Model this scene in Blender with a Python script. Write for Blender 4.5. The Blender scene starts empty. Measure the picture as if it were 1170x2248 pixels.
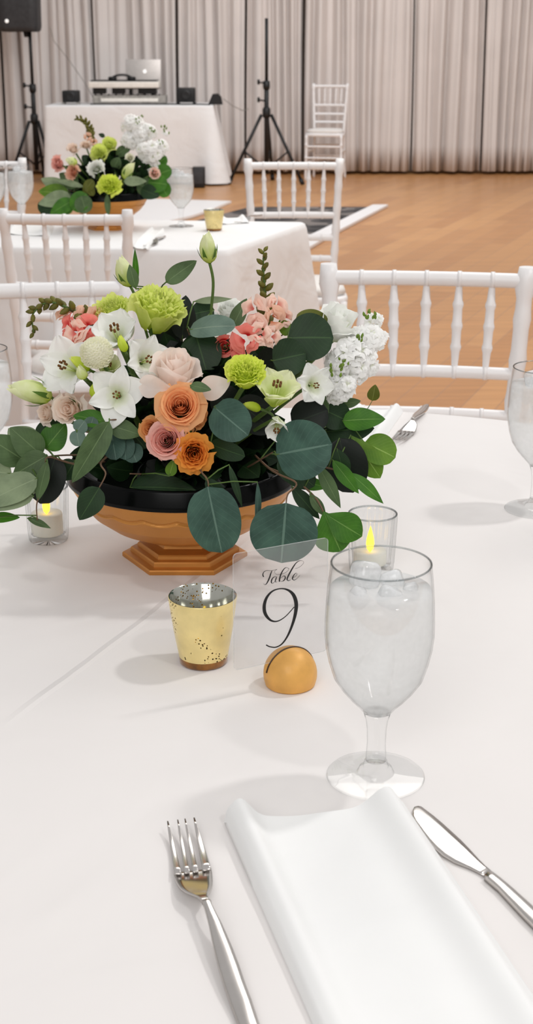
import bpy, math, random
from mathutils import Vector, Matrix, noise
from math import sin, cos, pi, radians
C = bpy.context.scene.collection
R = random.Random(9)

# ---------------------------------------------------------------- camera, light, exposure
F, PITCH, H = 3050.0, radians(18.6), 1.33
cd = bpy.data.cameras.new('camera'); cam = bpy.data.objects.new('camera', cd); C.objects.link(cam)
cam.location = (0, 0, H); cam.rotation_euler = (pi/2-PITCH, 0, 0)
cd.sensor_fit = 'VERTICAL'; cd.sensor_height = 24; cd.lens = 24*F/2248
cd.clip_start = .02; cd.clip_end = 100
cd.dof.use_dof = True; cd.dof.focus_distance = 1.42; cd.dof.aperture_fstop = 11
bpy.context.scene.camera = cam
vs = bpy.context.scene.view_settings
vs.view_transform = 'Standard'; vs.look = 'None'; vs.gamma = 1; vs.use_curve_mapping = False; vs.exposure = -0.17

w = bpy.data.worlds.new('world'); bpy.context.scene.world = w; w.use_nodes = True
nt = w.node_tree; bg = nt.nodes['Background']
tc = nt.nodes.new('ShaderNodeTexCoord'); sx = nt.nodes.new('ShaderNodeSeparateXYZ'); cr = nt.nodes.new('ShaderNodeValToRGB')
mr = nt.nodes.new('ShaderNodeMapRange'); mr.inputs[1].default_value = -1; mr.inputs[2].default_value = 1
nt.links.new(tc.outputs['Generated'], sx.inputs[0]); nt.links.new(sx.outputs[2], mr.inputs[0]); nt.links.new(mr.outputs[0], cr.inputs[0])
e = cr.color_ramp.elements
e[0].position = .4; e[0].color = (.20, .17, .15, 1); e[1].position = 1; e[1].color = (.93, .92, .92, 1)
x = e.new(.52); x.color = (.52, .505, .49, 1)
x = e.new(.64); x.color = (.86, .85, .845, 1)
nt.links.new(cr.outputs[0], bg.inputs[0]); bg.inputs[1].default_value = .72

def area(name, loc, target, size, power, col=(1, .97, .93)):
    l = bpy.data.lights.new(name, 'AREA'); l.energy = power; l.size = size; l.color = col
    o = bpy.data.objects.new(name, l); C.objects.link(o); o.location = loc
    o.rotation_euler = (Vector(target)-Vector(loc)).to_track_quat('-Z', 'Y').to_euler(); return o
area('ceiling_spot_right', (1.95, 2.0, 3.6), (0, 1.3, .76), .20, 34, (1, .985, .97))
area('ceiling_spot_front', (1.6, -.6, 3.6), (0, 1.4, .76), .20, 16, (1, .985, .97))
area('fill_behind_camera', (-.8, -2.6, 3.4), (0, 1.6, .9), 2.2, 62, (1, .985, .97))  # added soft fill, no visible lamp: brightens petals and other camera-facing surfaces
area('fill_mid_floor', (1.0, 5.8, 4.2), (1.0, 6.2, 0), 3.0, 130)  # fill light added without a visible fixture, lifts the wood floor behind
area('fill_drapes', (1.0, 10.8, 4.2), (.6, 14.2, .3), 3.0, 160, (1, .99, .985))  # unseen fill, added to brighten the drapes and the equipment table cloth

# ---------------------------------------------------------------- the camera's geometry, used to measure places in the room
FW = Vector((0, cos(PITCH), -sin(PITCH))); UP = Vector((0, sin(PITCH), cos(PITCH))); RT = Vector((1, 0, 0))
def ray(px, py): return RT*((px-585)/F)+UP*((1124-py)/F)+FW
def on(px, py, z=.76):
    r = ray(px, py); return Vector((0, 0, H))+r*((z-H)/r.z)
def at(px, py, Y):
    r = ray(px, py); return Vector((0, 0, H))+r*(Y/r.y)
def m_px(p): return (p-Vector((0, 0, H))).dot(FW)/F     # metres per pixel at p

# ---------------------------------------------------------------- mesh builder
ORG = {}
class MB:
    def __init__(s): s.v = []; s.f = []; s.uv = []; s.mi = []; s.m = 0
    def add(s, vs_, fs, uvs=None):
        b = len(s.v); s.v += [tuple(p) for p in vs_]
        for f in fs:
            s.f.append(tuple(b+i for i in f)); s.mi.append(s.m)
            s.uv.append([uvs[i] if uvs else (0.0, 0.0) for i in f])
        return s
    def grid(s, P, cu=False, flip=False, uvs=True):
        n = len(P); m = len(P[0]); V = [p for r in P for p in r]
        uv = [(j/(m-1 if not cu else m), i/(n-1)) for i in range(n) for j in range(m)]
        fs = []
        for i in range(n-1):
            for j in range(m if cu else m-1):
                k = (j+1) % m
                q = (i*m+j, i*m+k, (i+1)*m+k, (i+1)*m+j)
                fs.append(q[::-1] if flip else q)
        return s.add(V, fs, uv)
    def lathe(s, prof, c=(0, 0, 0), n=48, rf=None, M=None):
        c = Vector(c); P = []
        for (r, z) in prof:
            row = []
            for k in range(n):
                a = 2*pi*k/n; rr = r if rf is None else rf(r, z, a)
                p = Vector((rr*cos(a), rr*sin(a), z))
                if M: p = M @ p
                row.append(p+c)
            P.append(row)
        s.grid(P, cu=True)
        return s
    def rod(s, p0, p1, prof, n=12, ref=None):
        p0 = Vector(p0); p1 = Vector(p1); d = (p1-p0); L = d.length; d.normalize()
        q = d.to_track_quat('Z', 'Y').to_matrix()
        P = []
        pr = [(prof[0][0], .0001)]+list(prof)+[(prof[-1][0], .0001)]
        for (t, r) in pr:
            P.append([p0+d*(t*L)+q @ Vector((r*cos(2*pi*k/n), r*sin(2*pi*k/n), 0)) for k in range(n)])
        s.grid(P, cu=True); return s
    def tube(s, pts, r, n=8, caps=True):
        pts = [Vector(p) for p in pts]; P = []; N = len(pts); X = None
        for i, p in enumerate(pts):
            t = (pts[min(i+1, N-1)]-pts[max(i-1, 0)]).normalized()
            if X is None:
                X = t.orthogonal().normalized()
            X = (X-t*X.dot(t)).normalized(); Yv = t.cross(X)
            rr = r(i/(N-1)) if callable(r) else r
            row = [p+(X*cos(2*pi*k/n)+Yv*sin(2*pi*k/n))*rr for k in range(n)]
            if i == 0 and caps: P.append([p]*n)
            P.append(row)
            if i == N-1 and caps: P.append([p]*n)
        s.grid(P, cu=True); return s
    def box(s, c, d, M=None, bev=0.0):
        c = Vector(c); x, y, z = d[0]/2, d[1]/2, d[2]/2
        b = min(bev, x*.9, y*.9, z*.9)
        if b <= 0:
            V = [Vector((sx_*x, sy*y, sz*z)) for sx_ in (-1, 1) for sy in (-1, 1) for sz in (-1, 1)]
            fs = [(0, 1, 3, 2), (4, 6, 7, 5), (0, 4, 5, 1), (2, 3, 7, 6), (0, 2, 6, 4), (1, 5, 7, 3)]
            s.add([(M @ p if M else p)+c for p in V], fs); return s
        rows = []
        def ring(ix, iy, zz):
            r = []
            for (qx, qy, a0) in ((1, 1, 0), (-1, 1, 90), (-1, -1, 180), (1, -1, 270)):
                for k in range(4):
                    a = radians(a0+30*k)
                    r.append(Vector((qx*(x-b)+(b-ix)*cos(a), qy*(y-b)+(b-ix)*sin(a), zz)))
            return r
        rows.append([Vector((0, 0, -z))]*16)
        for k in range(4):
            a = radians(-90+30*k); rows.append(ring(b-b*cos(a), 0, -z+b+b*sin(a)))
        for k in range(4):
            a = radians(30*k); rows.append(ring(b-b*cos(a), 0, z-b+b*sin(a)))
        rows.append([Vector((0, 0, z))]*16)
        s.grid([[(M @ p if M else p)+c for p in r] for r in rows], cu=True); return s
    def build(s, name, mat, parent=None, smooth=True, solid=0, subd=0, auto=None):
        me = bpy.data.meshes.new(name); off = ORG.get(parent.name, Vector()) if parent else Vector()
        me.from_pydata([(a[0]-off.x, a[1]-off.y, a[2]-off.z) for a in s.v], [], s.f)
        uvl = me.uv_layers.new(name='UVMap')
        flat = [c for f in s.uv for uv in f for c in uv]
        uvl.data.foreach_set('uv', flat)
        me.polygons.foreach_set('material_index', s.mi)
        for mm in (mat if isinstance(mat, (list, tuple)) else [mat]): me.materials.append(mm)
        me.validate()
        if smooth: me.polygons.foreach_set('use_smooth', [True]*len(me.polygons))
        if auto is not None and hasattr(me, 'set_sharp_from_angle'): me.set_sharp_from_angle(angle=radians(auto))
        me.update()
        o = bpy.data.objects.new(name, me); C.objects.link(o)
        if parent: o.parent = parent
        ORG[o.name] = off
        if solid:
            m = o.modifiers.new('solid', 'SOLIDIFY'); m.thickness = solid; m.offset = 0
        if subd:
            m = o.modifiers.new('subd', 'SUBSURF'); m.levels = subd; m.render_levels = subd
        return o

def tag(o, label, cat, group=None, kind=None):
    o['label'] = label; o['category'] = cat
    if group: o['group'] = group
    if kind: o['kind'] = kind
    return o
def thing(name, label, cat, loc=(0, 0, 0), group=None, kind=None):
    o = bpy.data.objects.new(name, None); C.objects.link(o); o.location = loc; o.empty_display_size = .05
    ORG[o.name] = Vector(loc); return tag(o, label, cat, group, kind)
def struct(name, mb, mat, **k):
    o = mb.build(name, mat, None, **k); o['kind'] = 'structure'; return o
def copy_tree(src, loc, rz=0, sc=(1, 1, 1), label=None, group=None, skip=()):
    r = src.copy(); C.objects.link(r); r.location = loc; r.rotation_euler = (0, 0, rz); r.scale = sc
    if label: r['label'] = label
    if group: r['group'] = group
    for ch in src.children:
        c = ch.copy(); C.objects.link(c); c.parent = r
        for g in ch.children:
            d = g.copy(); C.objects.link(d); d.parent = c
    return r

# ---------------------------------------------------------------- materials
def lin(c): return tuple(((v/255)/12.92 if v/255 <= .04045 else ((v/255+.055)/1.055)**2.4) for v in c)
def mat(name, col, rough=.6, metal=0, var=.06, scale=30, bump=0, bscale=None, spec=.5, trans=0, coat=0, emit=None, sheen=0):
    m = bpy.data.materials.new(name); m.use_nodes = True; n = m.node_tree; b = n.nodes['Principled BSDF']
    c = lin(col)
    t = n.nodes.new('ShaderNodeTexCoord'); no = n.nodes.new('ShaderNodeTexNoise'); no.inputs['Scale'].default_value = scale; no.inputs['Detail'].default_value = 4
    n.links.new(t.outputs['Object'], no.inputs['Vector'])
    r = n.nodes.new('ShaderNodeValToRGB'); n.links.new(no.outputs[0], r.inputs[0])
    r.color_ramp.elements[0].position = .3; r.color_ramp.elements[1].position = .7
    r.color_ramp.elements[0].color = (*[v*(1-var) for v in c], 1); r.color_ramp.elements[1].color = (*[min(1, v*(1+var)) for v in c], 1)
    n.links.new(r.outputs[0], b.inputs['Base Color'])
    b.inputs['Roughness'].default_value = rough; b.inputs['Metallic'].default_value = metal
    b.inputs['Specular IOR Level'].default_value = spec; b.inputs['Coat Weight'].default_value = coat
    if sheen: b.inputs['Sheen Weight'].default_value = sheen
    if emit: b.inputs['Emission Color'].default_value = (*lin(emit[0]), 1); b.inputs['Emission Strength'].default_value = emit[1]
    if bump:
        nb = n.nodes.new('ShaderNodeTexNoise'); nb.inputs['Scale'].default_value = bscale or scale*3; n.links.new(t.outputs['Object'], nb.inputs['Vector'])
        bp = n.nodes.new('ShaderNodeBump'); bp.inputs['Strength'].default_value = bump; bp.inputs['Distance'].default_value = .002
        n.links.new(nb.outputs[0], bp.inputs['Height']); n.links.new(bp.outputs[0], b.inputs['Normal'])
    if trans:
        out = n.nodes['Material Output']; tl = n.nodes.new('ShaderNodeBsdfTranslucent'); mx = n.nodes.new('ShaderNodeMixShader')
        n.links.new(r.outputs[0], tl.inputs[0]); mx.inputs[0].default_value = trans
        n.links.new(b.outputs[0], mx.inputs[1]); n.links.new(tl.outputs[0], mx.inputs[2]); n.links.new(mx.outputs[0], out.inputs[0])
    return m
def petal(name, base, tip, trans=.35, mid=.5, rough=.75):
    """pigment runs from the petal's base to its rim"""
    m = bpy.data.materials.new(name); m.use_nodes = True; n = m.node_tree; b = n.nodes['Principled BSDF']
    uv = n.nodes.new('ShaderNodeUVMap'); s = n.nodes.new('ShaderNodeSeparateXYZ'); n.links.new(uv.outputs[0], s.inputs[0])
    t = n.nodes.new('ShaderNodeTexCoord'); no = n.nodes.new('ShaderNodeTexNoise'); no.inputs['Scale'].default_value = 90; n.links.new(t.outputs['Object'], no.inputs['Vector'])
    ma = n.nodes.new('ShaderNodeMath'); ma.operation = 'MULTIPLY_ADD'; ma.inputs[1].default_value = .5; n.links.new(no.outputs[0], ma.inputs[0]); n.links.new(s.outputs[1], ma.inputs[2])
    r = n.nodes.new('ShaderNodeValToRGB'); n.links.new(ma.outputs[0], r.inputs[0])
    r.color_ramp.elements[0].position = mid-.15; r.color_ramp.elements[1].position = mid+.65
    r.color_ramp.elements[0].color = (*lin(base), 1); r.color_ramp.elements[1].color = (*lin(tip), 1)
    n.links.new(r.outputs[0], b.inputs['Base Color']); b.inputs['Roughness'].default_value = rough; b.inputs['Specular IOR Level'].default_value = .25
    out = n.nodes['Material Output']; tl = n.nodes.new('ShaderNodeBsdfTranslucent'); mx = n.nodes.new('ShaderNodeMixShader')
    n.links.new(r.outputs[0], tl.inputs[0]); mx.inputs[0].default_value = trans
    n.links.new(b.outputs[0], mx.inputs[1]); n.links.new(tl.outputs[0], mx.inputs[2]); n.links.new(mx.outputs[0], out.inputs[0])
    return m
def leafmat(name, col, vein, rough=.5, trans=.2, blotch=None):
    m = bpy.data.materials.new(name); m.use_nodes = True; n = m.node_tree; b = n.nodes['Principled BSDF']
    uv = n.nodes.new('ShaderNodeUVMap'); s = n.nodes.new('ShaderNodeSeparateXYZ'); n.links.new(uv.outputs[0], s.inputs[0])
    def M_(op, a, bb=None, c_=None):
        q = n.nodes.new('ShaderNodeMath'); q.operation = op
        for i, vv in enumerate((a, bb, c_)):
            if vv is None: continue
            if isinstance(vv, (int, float)): q.inputs[i].default_value = vv
            else: n.links.new(vv, q.inputs[i])
        return q.outputs[0]
    du = M_('ABSOLUTE', M_('SUBTRACT', s.outputs[0], .5))
    midv = M_('LESS_THAN', du, .018)
    lat = M_('LESS_THAN', M_('FRACT', M_('ADD', M_('MULTIPLY', s.outputs[1], 9.0), M_('MULTIPLY', du, -7.0))), .07)
    latm = M_('MULTIPLY', lat, .22)
    fac = M_('MAXIMUM', M_('MULTIPLY', midv, .75), latm)
    t = n.nodes.new('ShaderNodeTexCoord'); no = n.nodes.new('ShaderNodeTexNoise'); no.inputs['Scale'].default_value = 45; no.inputs['Detail'].default_value = 5; n.links.new(t.outputs['Object'], no.inputs['Vector'])
    r = n.nodes.new('ShaderNodeValToRGB'); n.links.new(no.outputs[0], r.inputs[0]); c = lin(col)
    r.color_ramp.elements[0].position = .3; r.color_ramp.elements[1].position = .72
    r.color_ramp.elements[0].color = (*[v*.8 for v in c], 1); r.color_ramp.elements[1].color = (*(lin(blotch) if blotch else [v*1.25 for v in c]), 1)
    mc = n.nodes.new('ShaderNodeMix'); mc.data_type = 'RGBA'; n.links.new(fac, mc.inputs[0]); n.links.new(r.outputs[0], mc.inputs[6]); mc.inputs[7].default_value = (*lin(vein), 1)
    n.links.new(mc.outputs[2], b.inputs['Base Color']); b.inputs['Roughness'].default_value = rough; b.inputs['Specular IOR Level'].default_value = .35
    out = n.nodes['Material Output']; tl = n.nodes.new('ShaderNodeBsdfTranslucent'); mx = n.nodes.new('ShaderNodeMixShader')
    n.links.new(mc.outputs[2], tl.inputs[0]); mx.inputs[0].default_value = trans
    n.links.new(b.outputs[0], mx.inputs[1]); n.links.new(tl.outputs[0], mx.inputs[2]); n.links.new(mx.outputs[0], out.inputs[0])
    return m
def glass(name, tint=(.985, .99, .99), edge=(.62, .64, .64), refl=1.0, rough=.02, milk=0.0, milkcol=(.9, .92, .93), nscale=60, nmin=0.0, power=3.0):
    """thin clear glass: sees through, mirrors by Fresnel, absorbs more at grazing; optional milky share (condensation, ice water)"""
    m = bpy.data.materials.new(name); m.use_nodes = True; n = m.node_tree; n.nodes.remove(n.nodes['Principled BSDF']); out = n.nodes['Material Output']
    lw = n.nodes.new('ShaderNodeLayerWeight'); lw.inputs[0].default_value = .5
    p = n.nodes.new('ShaderNodeMath'); p.operation = 'POWER'; p.inputs[1].default_value = power; n.links.new(lw.outputs['Facing'], p.inputs[0])
    mc = n.nodes.new('ShaderNodeMix'); mc.data_type = 'RGBA'; n.links.new(p.outputs[0], mc.inputs[0]); mc.inputs[6].default_value = (*tint, 1); mc.inputs[7].default_value = (*edge, 1)
    tr = n.nodes.new('ShaderNodeBsdfTransparent'); n.links.new(mc.outputs[2], tr.inputs[0])
    gl = n.nodes.new('ShaderNodeBsdfGlossy'); gl.inputs['Roughness'].default_value = rough
    f5 = n.nodes.new('ShaderNodeMath'); f5.operation = 'POWER'; f5.inputs[1].default_value = 5.5; n.links.new(lw.outputs['Facing'], f5.inputs[0])
    fm = n.nodes.new('ShaderNodeMath'); fm.operation = 'MULTIPLY_ADD'; fm.inputs[1].default_value = .75*refl; fm.inputs[2].default_value = .035*refl; fm.use_clamp = True; n.links.new(f5.outputs[0], fm.inputs[0])
    body = tr.outputs[0]
    if milk > 0:
        df = n.nodes.new('ShaderNodeBsdfDiffuse'); tl = n.nodes.new('ShaderNodeBsdfTranslucent'); df.inputs[0].default_value = (*milkcol, 1); tl.inputs[0].default_value = (*milkcol, 1)
        m1 = n.nodes.new('ShaderNodeMixShader'); m1.inputs[0].default_value = .35; n.links.new(df.outputs[0], m1.inputs[1]); n.links.new(tl.outputs[0], m1.inputs[2])
        t = n.nodes.new('ShaderNodeTexCoord'); no = n.nodes.new('ShaderNodeTexNoise'); no.inputs['Scale'].default_value = nscale; no.inputs['Detail'].default_value = 4; n.links.new(t.outputs['Object'], no.inputs['Vector'])
        m3 = n.nodes.new('ShaderNodeMapRange'); m3.inputs[1].default_value = .35; m3.inputs[2].default_value = .65; m3.inputs[3].default_value = nmin; m3.inputs[4].default_value = milk; n.links.new(no.outputs[0], m3.inputs[0])
        m2 = n.nodes.new('ShaderNodeMixShader'); n.links.new(m3.outputs[0], m2.inputs[0]); n.links.new(tr.outputs[0], m2.inputs[1]); n.links.new(m1.outputs[0], m2.inputs[2]); body = m2.outputs[0]
    mx = n.nodes.new('ShaderNodeMixShader'); n.links.new(fm.outputs[0], mx.inputs[0]); n.links.new(body, mx.inputs[1]); n.links.new(gl.outputs[0], mx.inputs[2]); n.links.new(mx.outputs[0], out.inputs[0])
    return m

def clothmat(name, col, creases=(), wr=.25, rough=.9, scale=5):
    m = mat(name, col, rough, var=.012, scale=6, spec=.2); n = m.node_tree; b = n.nodes['Principled BSDF']
    t = n.nodes.new('ShaderNodeTexCoord'); sp = n.nodes.new('ShaderNodeSeparateXYZ'); n.links.new(t.outputs['Object'], sp.inputs[0])
    def M_(op, a, bb=None, c_=None):
        q = n.nodes.new('ShaderNodeMath'); q.operation = op
        for i, vv in enumerate((a, bb, c_)):
            if vv is None: continue
            if isinstance(vv, (int, float)): q.inputs[i].default_value = vv
            else: n.links.new(vv, q.inputs[i])
        return q.outputs[0]
    n1 = n.nodes.new('ShaderNodeTexNoise'); n1.inputs['Scale'].default_value = scale; n1.inputs['Detail'].default_value = 3; n1.inputs['Distortion'].default_value = .6; n.links.new(t.outputs['Object'], n1.inputs['Vector'])
    h = M_('MULTIPLY', n1.outputs[0], wr*.02)
    n2 = n.nodes.new('ShaderNodeTexNoise'); n2.inputs['Scale'].default_value = 900; n.links.new(t.outputs['Object'], n2.inputs['Vector'])
    h = M_('ADD', h, M_('MULTIPLY', n2.outputs[0], .00004))
    for (x0, y0, x1, y1, wd, hh) in creases:
        L = math.hypot(x1-x0, y1-y0); ux, uy = (x1-x0)/L, (y1-y0)/L
        d = M_('ADD', M_('MULTIPLY', sp.outputs[0], -uy), M_('MULTIPLY_ADD', sp.outputs[1], ux, (x0*uy-y0*ux)))
        d = M_('ADD', d, M_('MULTIPLY_ADD', n1.outputs[0], .012, -.006))
        s_ = M_('MULTIPLY_ADD', sp.outputs[1], uy, -(x0*ux+y0*uy)); s_ = M_('ADD', s_, M_('MULTIPLY', sp.outputs[0], ux))
        g = M_('MAXIMUM', M_('SUBTRACT', 1.0, M_('MULTIPLY', M_('ABSOLUTE', d), 1/wd)), 0.0)
        e0 = M_('MULTIPLY', M_('MINIMUM', M_('MAXIMUM', M_('MULTIPLY', s_, 12.0), 0.0), 1.0), M_('MINIMUM', M_('MAXIMUM', M_('MULTIPLY', M_('SUBTRACT', L, s_), 12.0), 0.0), 1.0))
        h = M_('ADD', h, M_('MULTIPLY', M_('MULTIPLY', g, e0), hh))
    bp = n.nodes.new('ShaderNodeBump'); bp.inputs['Strength'].default_value = 1; bp.inputs['Distance'].default_value = 1.0
    n.links.new(h, bp.inputs['Height']); n.links.new(bp.outputs[0], b.inputs['Normal'])
    return m

cA, cB = on(0, 1600), on(560, 1175)
cC, cD = on(340, 1560), on(600, 1525); cE, cF = on(330, 1590), on(520, 1568)
TC = Vector((.02, 1.39, .76)); TR = .85
M_cloth = clothmat('white_tablecloth_linen', (231, 227, 225), [(cA.x, cA.y, cB.x, cB.y, .006, .0020), (cC.x, cC.y, cD.x, cD.y, .007, .0006), (cE.x, cE.y, cF.x, cF.y, .009, .0004)], wr=.35)
M_cloth2 = clothmat('white_linen_far', (236, 235, 235), [], wr=.6)
M_napkin = mat('white_napkin_cotton', (241, 241, 240), .95, var=.008, spec=.15, bump=.05, bscale=900)
M_chair = mat('white_chair_lacquer', (238, 236, 236), .38, var=.01)
M_cushion = mat('ivory_cushion_vinyl', (228, 224, 220), .6, var=.02)
M_steel = mat('stainless_steel', (205, 200, 196), .16, 1, var=.03, scale=60)
M_glass = glass('clear_glass', tint=(.997, .998, .998), edge=(.6, .62, .62), power=9)
M_glassfoot = glass('clear_goblet_glass', refl=1.3, tint=(.995, .998, .998), edge=(.35, .37, .37), power=7)
M_rim = glass('glass_rim', refl=1.6, tint=(.8, .82, .82), edge=(.2, .21, .21), power=1.5)
M_frost = glass('chilled_glass', milk=.5, nmin=.3, edge=(.75, .77, .77), nscale=25)
M_water = glass('iced_water', milk=.66, nmin=.42, milkcol=(.99, .995, .995), edge=(.8, .82, .82), refl=.6, nscale=30)
M_ice = glass('ice', milk=.75, nmin=.35, milkcol=(.95, .96, .97), refl=1.4, nscale=70)
M_gold = mat('matte_gold_paint', (198, 134, 62), .40, .45, var=.08, scale=14, spec=.5)
M_ball = mat('satin_gold_ball', (222, 166, 84), .5, .2, var=.14, scale=45, coat=.12)
M_slot = mat('dark_slot', (60, 35, 15), .8)
M_black = mat('black_gloss_liner', (4, 5, 5), .22, var=.2, spec=.12)
M_foam = mat('dark_floral_foam', (7, 13, 8), .95, var=.3, spec=.1)
M_ink = mat('black_vinyl_lettering', (6, 5, 6), .6)
M_card = glass('clear_acrylic', tint=(.955, .955, .96), edge=(.85, .85, .87), milk=.09, nmin=.07, milkcol=(.9, .9, .9), refl=.9)
M_cardedge = glass('acrylic_edge', tint=(.9, .9, .9), milk=.5, nmin=.4)
M_wax = mat('white_tealight_plastic', (253, 249, 240), .5, trans=.3)
M_flame = mat('tealight_flame', (255, 200, 40), .5, emit=((255, 205, 50), 3.0))
M_blackmetal = mat('black_powder_coat', (18, 18, 20), .5, var=.2)
M_speaker = mat('speaker_grille', (52, 53, 56), .6, var=.2)
M_silver = mat('laptop_aluminium', (196, 190, 186), .4, .6)
M_logo = mat('laptop_emblem', (245, 245, 245), .4, emit=((255, 250, 245), .6))
M_gear = mat('gear_grey', (150, 146, 140), .5, var=.3)
M_gearw = mat('gear_white', (235, 230, 222), .5)
M_geard = mat('gear_black', (14, 14, 16), .5)
M_amber = mat('amber_glass_base', (140, 88, 14), .1, .3, var=.4, scale=90, coat=.6)

# gold mercury glass: gold outside with specks where the silvering is missing
def mercury(name, col, rough, metal, thr):
    m = mat(name, col, rough, metal, var=.1, scale=50, coat=.4); n = m.node_tree; b = n.nodes['Principled BSDF']; out = n.nodes['Material Output']
    t = n.nodes.new('ShaderNodeTexCoord'); v = n.nodes.new('ShaderNodeTexVoronoi'); v.inputs['Scale'].default_value = 330; n.links.new(t.outputs['Object'], v.inputs['Vector'])
    n2 = n.nodes.new('ShaderNodeTexNoise'); n2.inputs['Scale'].default_value = 55; n.links.new(t.outputs['Object'], n2.inputs['Vector'])
    a = n.nodes.new('ShaderNodeMath'); a.operation = 'LESS_THAN'; a.inputs[1].default_value = .28; n.links.new(v.outputs['Distance'], a.inputs[0])
    c = n.nodes.new('ShaderNodeMath'); c.operation = 'GREATER_THAN'; c.inputs[1].default_value = thr; n.links.new(n2.outputs[0], c.inputs[0])
    d = n.nodes.new('ShaderNodeMath'); d.operation = 'MULTIPLY'; n.links.new(a.outputs[0], d.inputs[0]); n.links.new(c.outputs[0], d.inputs[1])
    tr = n.nodes.new('ShaderNodeBsdfTransparent'); tr.inputs[0].default_value = (1, .8, .35, 1); mx = n.nodes.new('ShaderNodeMixShader')
    n.links.new(d.outputs[0], mx.inputs[0]); n.links.new(b.outputs[0], mx.inputs[1]); n.links.new(tr.outputs[0], mx.inputs[2]); n.links.new(mx.outputs[0], out.inputs[0])
    return m
M_merc = mercury('gold_mercury_glass', (236, 214, 146), .32, .15, .56)
M_mercin = mercury('silver_mercury_lining', (190, 190, 180), .12, 1, .49)

# ================================================================ THE SETTING
def floormat():
    m = mat('dance_floor_wood', (200, 150, 105), .3, var=.1, scale=1.2, spec=.5); n = m.node_tree; b = n.nodes['Principled BSDF']
    t = n.nodes.new('ShaderNodeTexCoord'); mp = n.nodes.new('ShaderNodeMapping'); mp.inputs['Rotation'].default_value = (0, 0, radians(-69)); n.links.new(t.outputs['Object'], mp.inputs[0])
    br = n.nodes.new('ShaderNodeTexBrick'); br.inputs['Scale'].default_value = 1; br.inputs['Brick Width'].default_value = 1.4; br.inputs['Row Height'].default_value = .13; br.inputs['Mortar Size'].default_value = .0025
    br.inputs['Color1'].default_value = (*lin((200, 146, 92)), 1); br.inputs['Color2'].default_value = (*lin((182, 127, 77)), 1); br.inputs['Mortar'].default_value = (*lin((168, 124, 90)), 1)
    br.inputs['Bias'].default_value = .0; n.links.new(mp.outputs[0], br.inputs['Vector'])
    mp2 = n.nodes.new('ShaderNodeMapping'); mp2.inputs['Rotation'].default_value = (0, 0, radians(-69)); mp2.inputs['Scale'].default_value = (1.2, 14, 1); n.links.new(t.outputs['Object'], mp2.inputs[0])
    no = n.nodes.new('ShaderNodeTexNoise'); no.inputs['Scale'].default_value = 1.6; no.inputs['Detail'].default_value = 6; n.links.new(mp2.outputs[0], no.inputs['Vector'])
    mx = n.nodes.new('ShaderNodeMix'); mx.data_type = 'RGBA'; mx.blend_type = 'OVERLAY'; mx.inputs[0].default_value = .35; n.links.new(br.outputs[0], mx.inputs[6]); n.links.new(no.outputs[0], mx.inputs[7])
    n.links.new(mx.outputs[2], b.inputs['Base Color'])
    b.inputs['Roughness'].default_value = .34
    return m
struct('floor', MB().box((0, 7, -.05), (16, 22, .1)), floormat(), smooth=False)
struct('wall_back', MB().box((0, 15.85, 2.0), (16, .1, 4.0)), mat('wall_paint', (150, 135, 125), .9), smooth=False)

M_drape = mat('drape_fabric', (223, 217, 214), .95, var=.03, scale=3, spec=.1)
def drape(x0, x1, seed, label):
    rr = random.Random(seed); mb = MB(); n = int((x1-x0)/.007); zs = [0.035, .3, .8, 1.3, 1.8, 2.4, 3.2]
    f = [(2*pi*rr.uniform(5.5, 8), rr.uniform(0, 6), .5), (2*pi*rr.uniform(10, 13), rr.uniform(0, 6), .35), (2*pi*rr.uniform(2.5, 3.5), rr.uniform(0, 6), .5)]
    P = []
    for z in zs:
        row = []
        for i in range(n+1):
            x = x0+(x1-x0)*i/n; a = sum(am*sin(fr*x+ph+.12*sin(z*1.3+ph)) for fr, ph, am in f)
            a = a*(1+.25*sin(z+seed))
            a = a*.35+.75*(abs(sin(x*27+2.2*sin(x*4.3+seed)+.1*z))**.7-.5)+.4*abs(sin(x*11+seed+.8*sin(x*7))); row.append(Vector((x+.012*sin(z*1.2+x*9), 15.44-.12*a, z)))
        P.append(row)
    o = mb.grid(P).build('drape_panel', M_drape, None, solid=.002); tag(o, label, 'curtain', 'pleated drape panels along the back wall')
def pxX(px, Y=15.4): return at(px, 200, Y).x
seams = [-400, 5, 210, 392, 541, 668, 905, 1060, 1600]
dl = ['pleated beige drape panel left of the black speaker', 'pleated beige drape panel behind the black speaker stand and left end of equipment table', 'pleated beige drape panel behind the laptop on the equipment table',
      'pleated beige drape panel between the laptop and the bare tripod', 'pleated beige drape panel directly behind the bare black tripod', 'pleated beige drape panel behind the lone white chair, above open wood floor',
      'pleated beige drape panel right of the lone chair, second from the picture\'s right', 'pleated beige drape panel filling the top right corner of the picture']
for i in range(8): drape(pxX(seams[i])+.012, pxX(seams[i+1])-.012, 40+i*7, dl[i])

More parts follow.
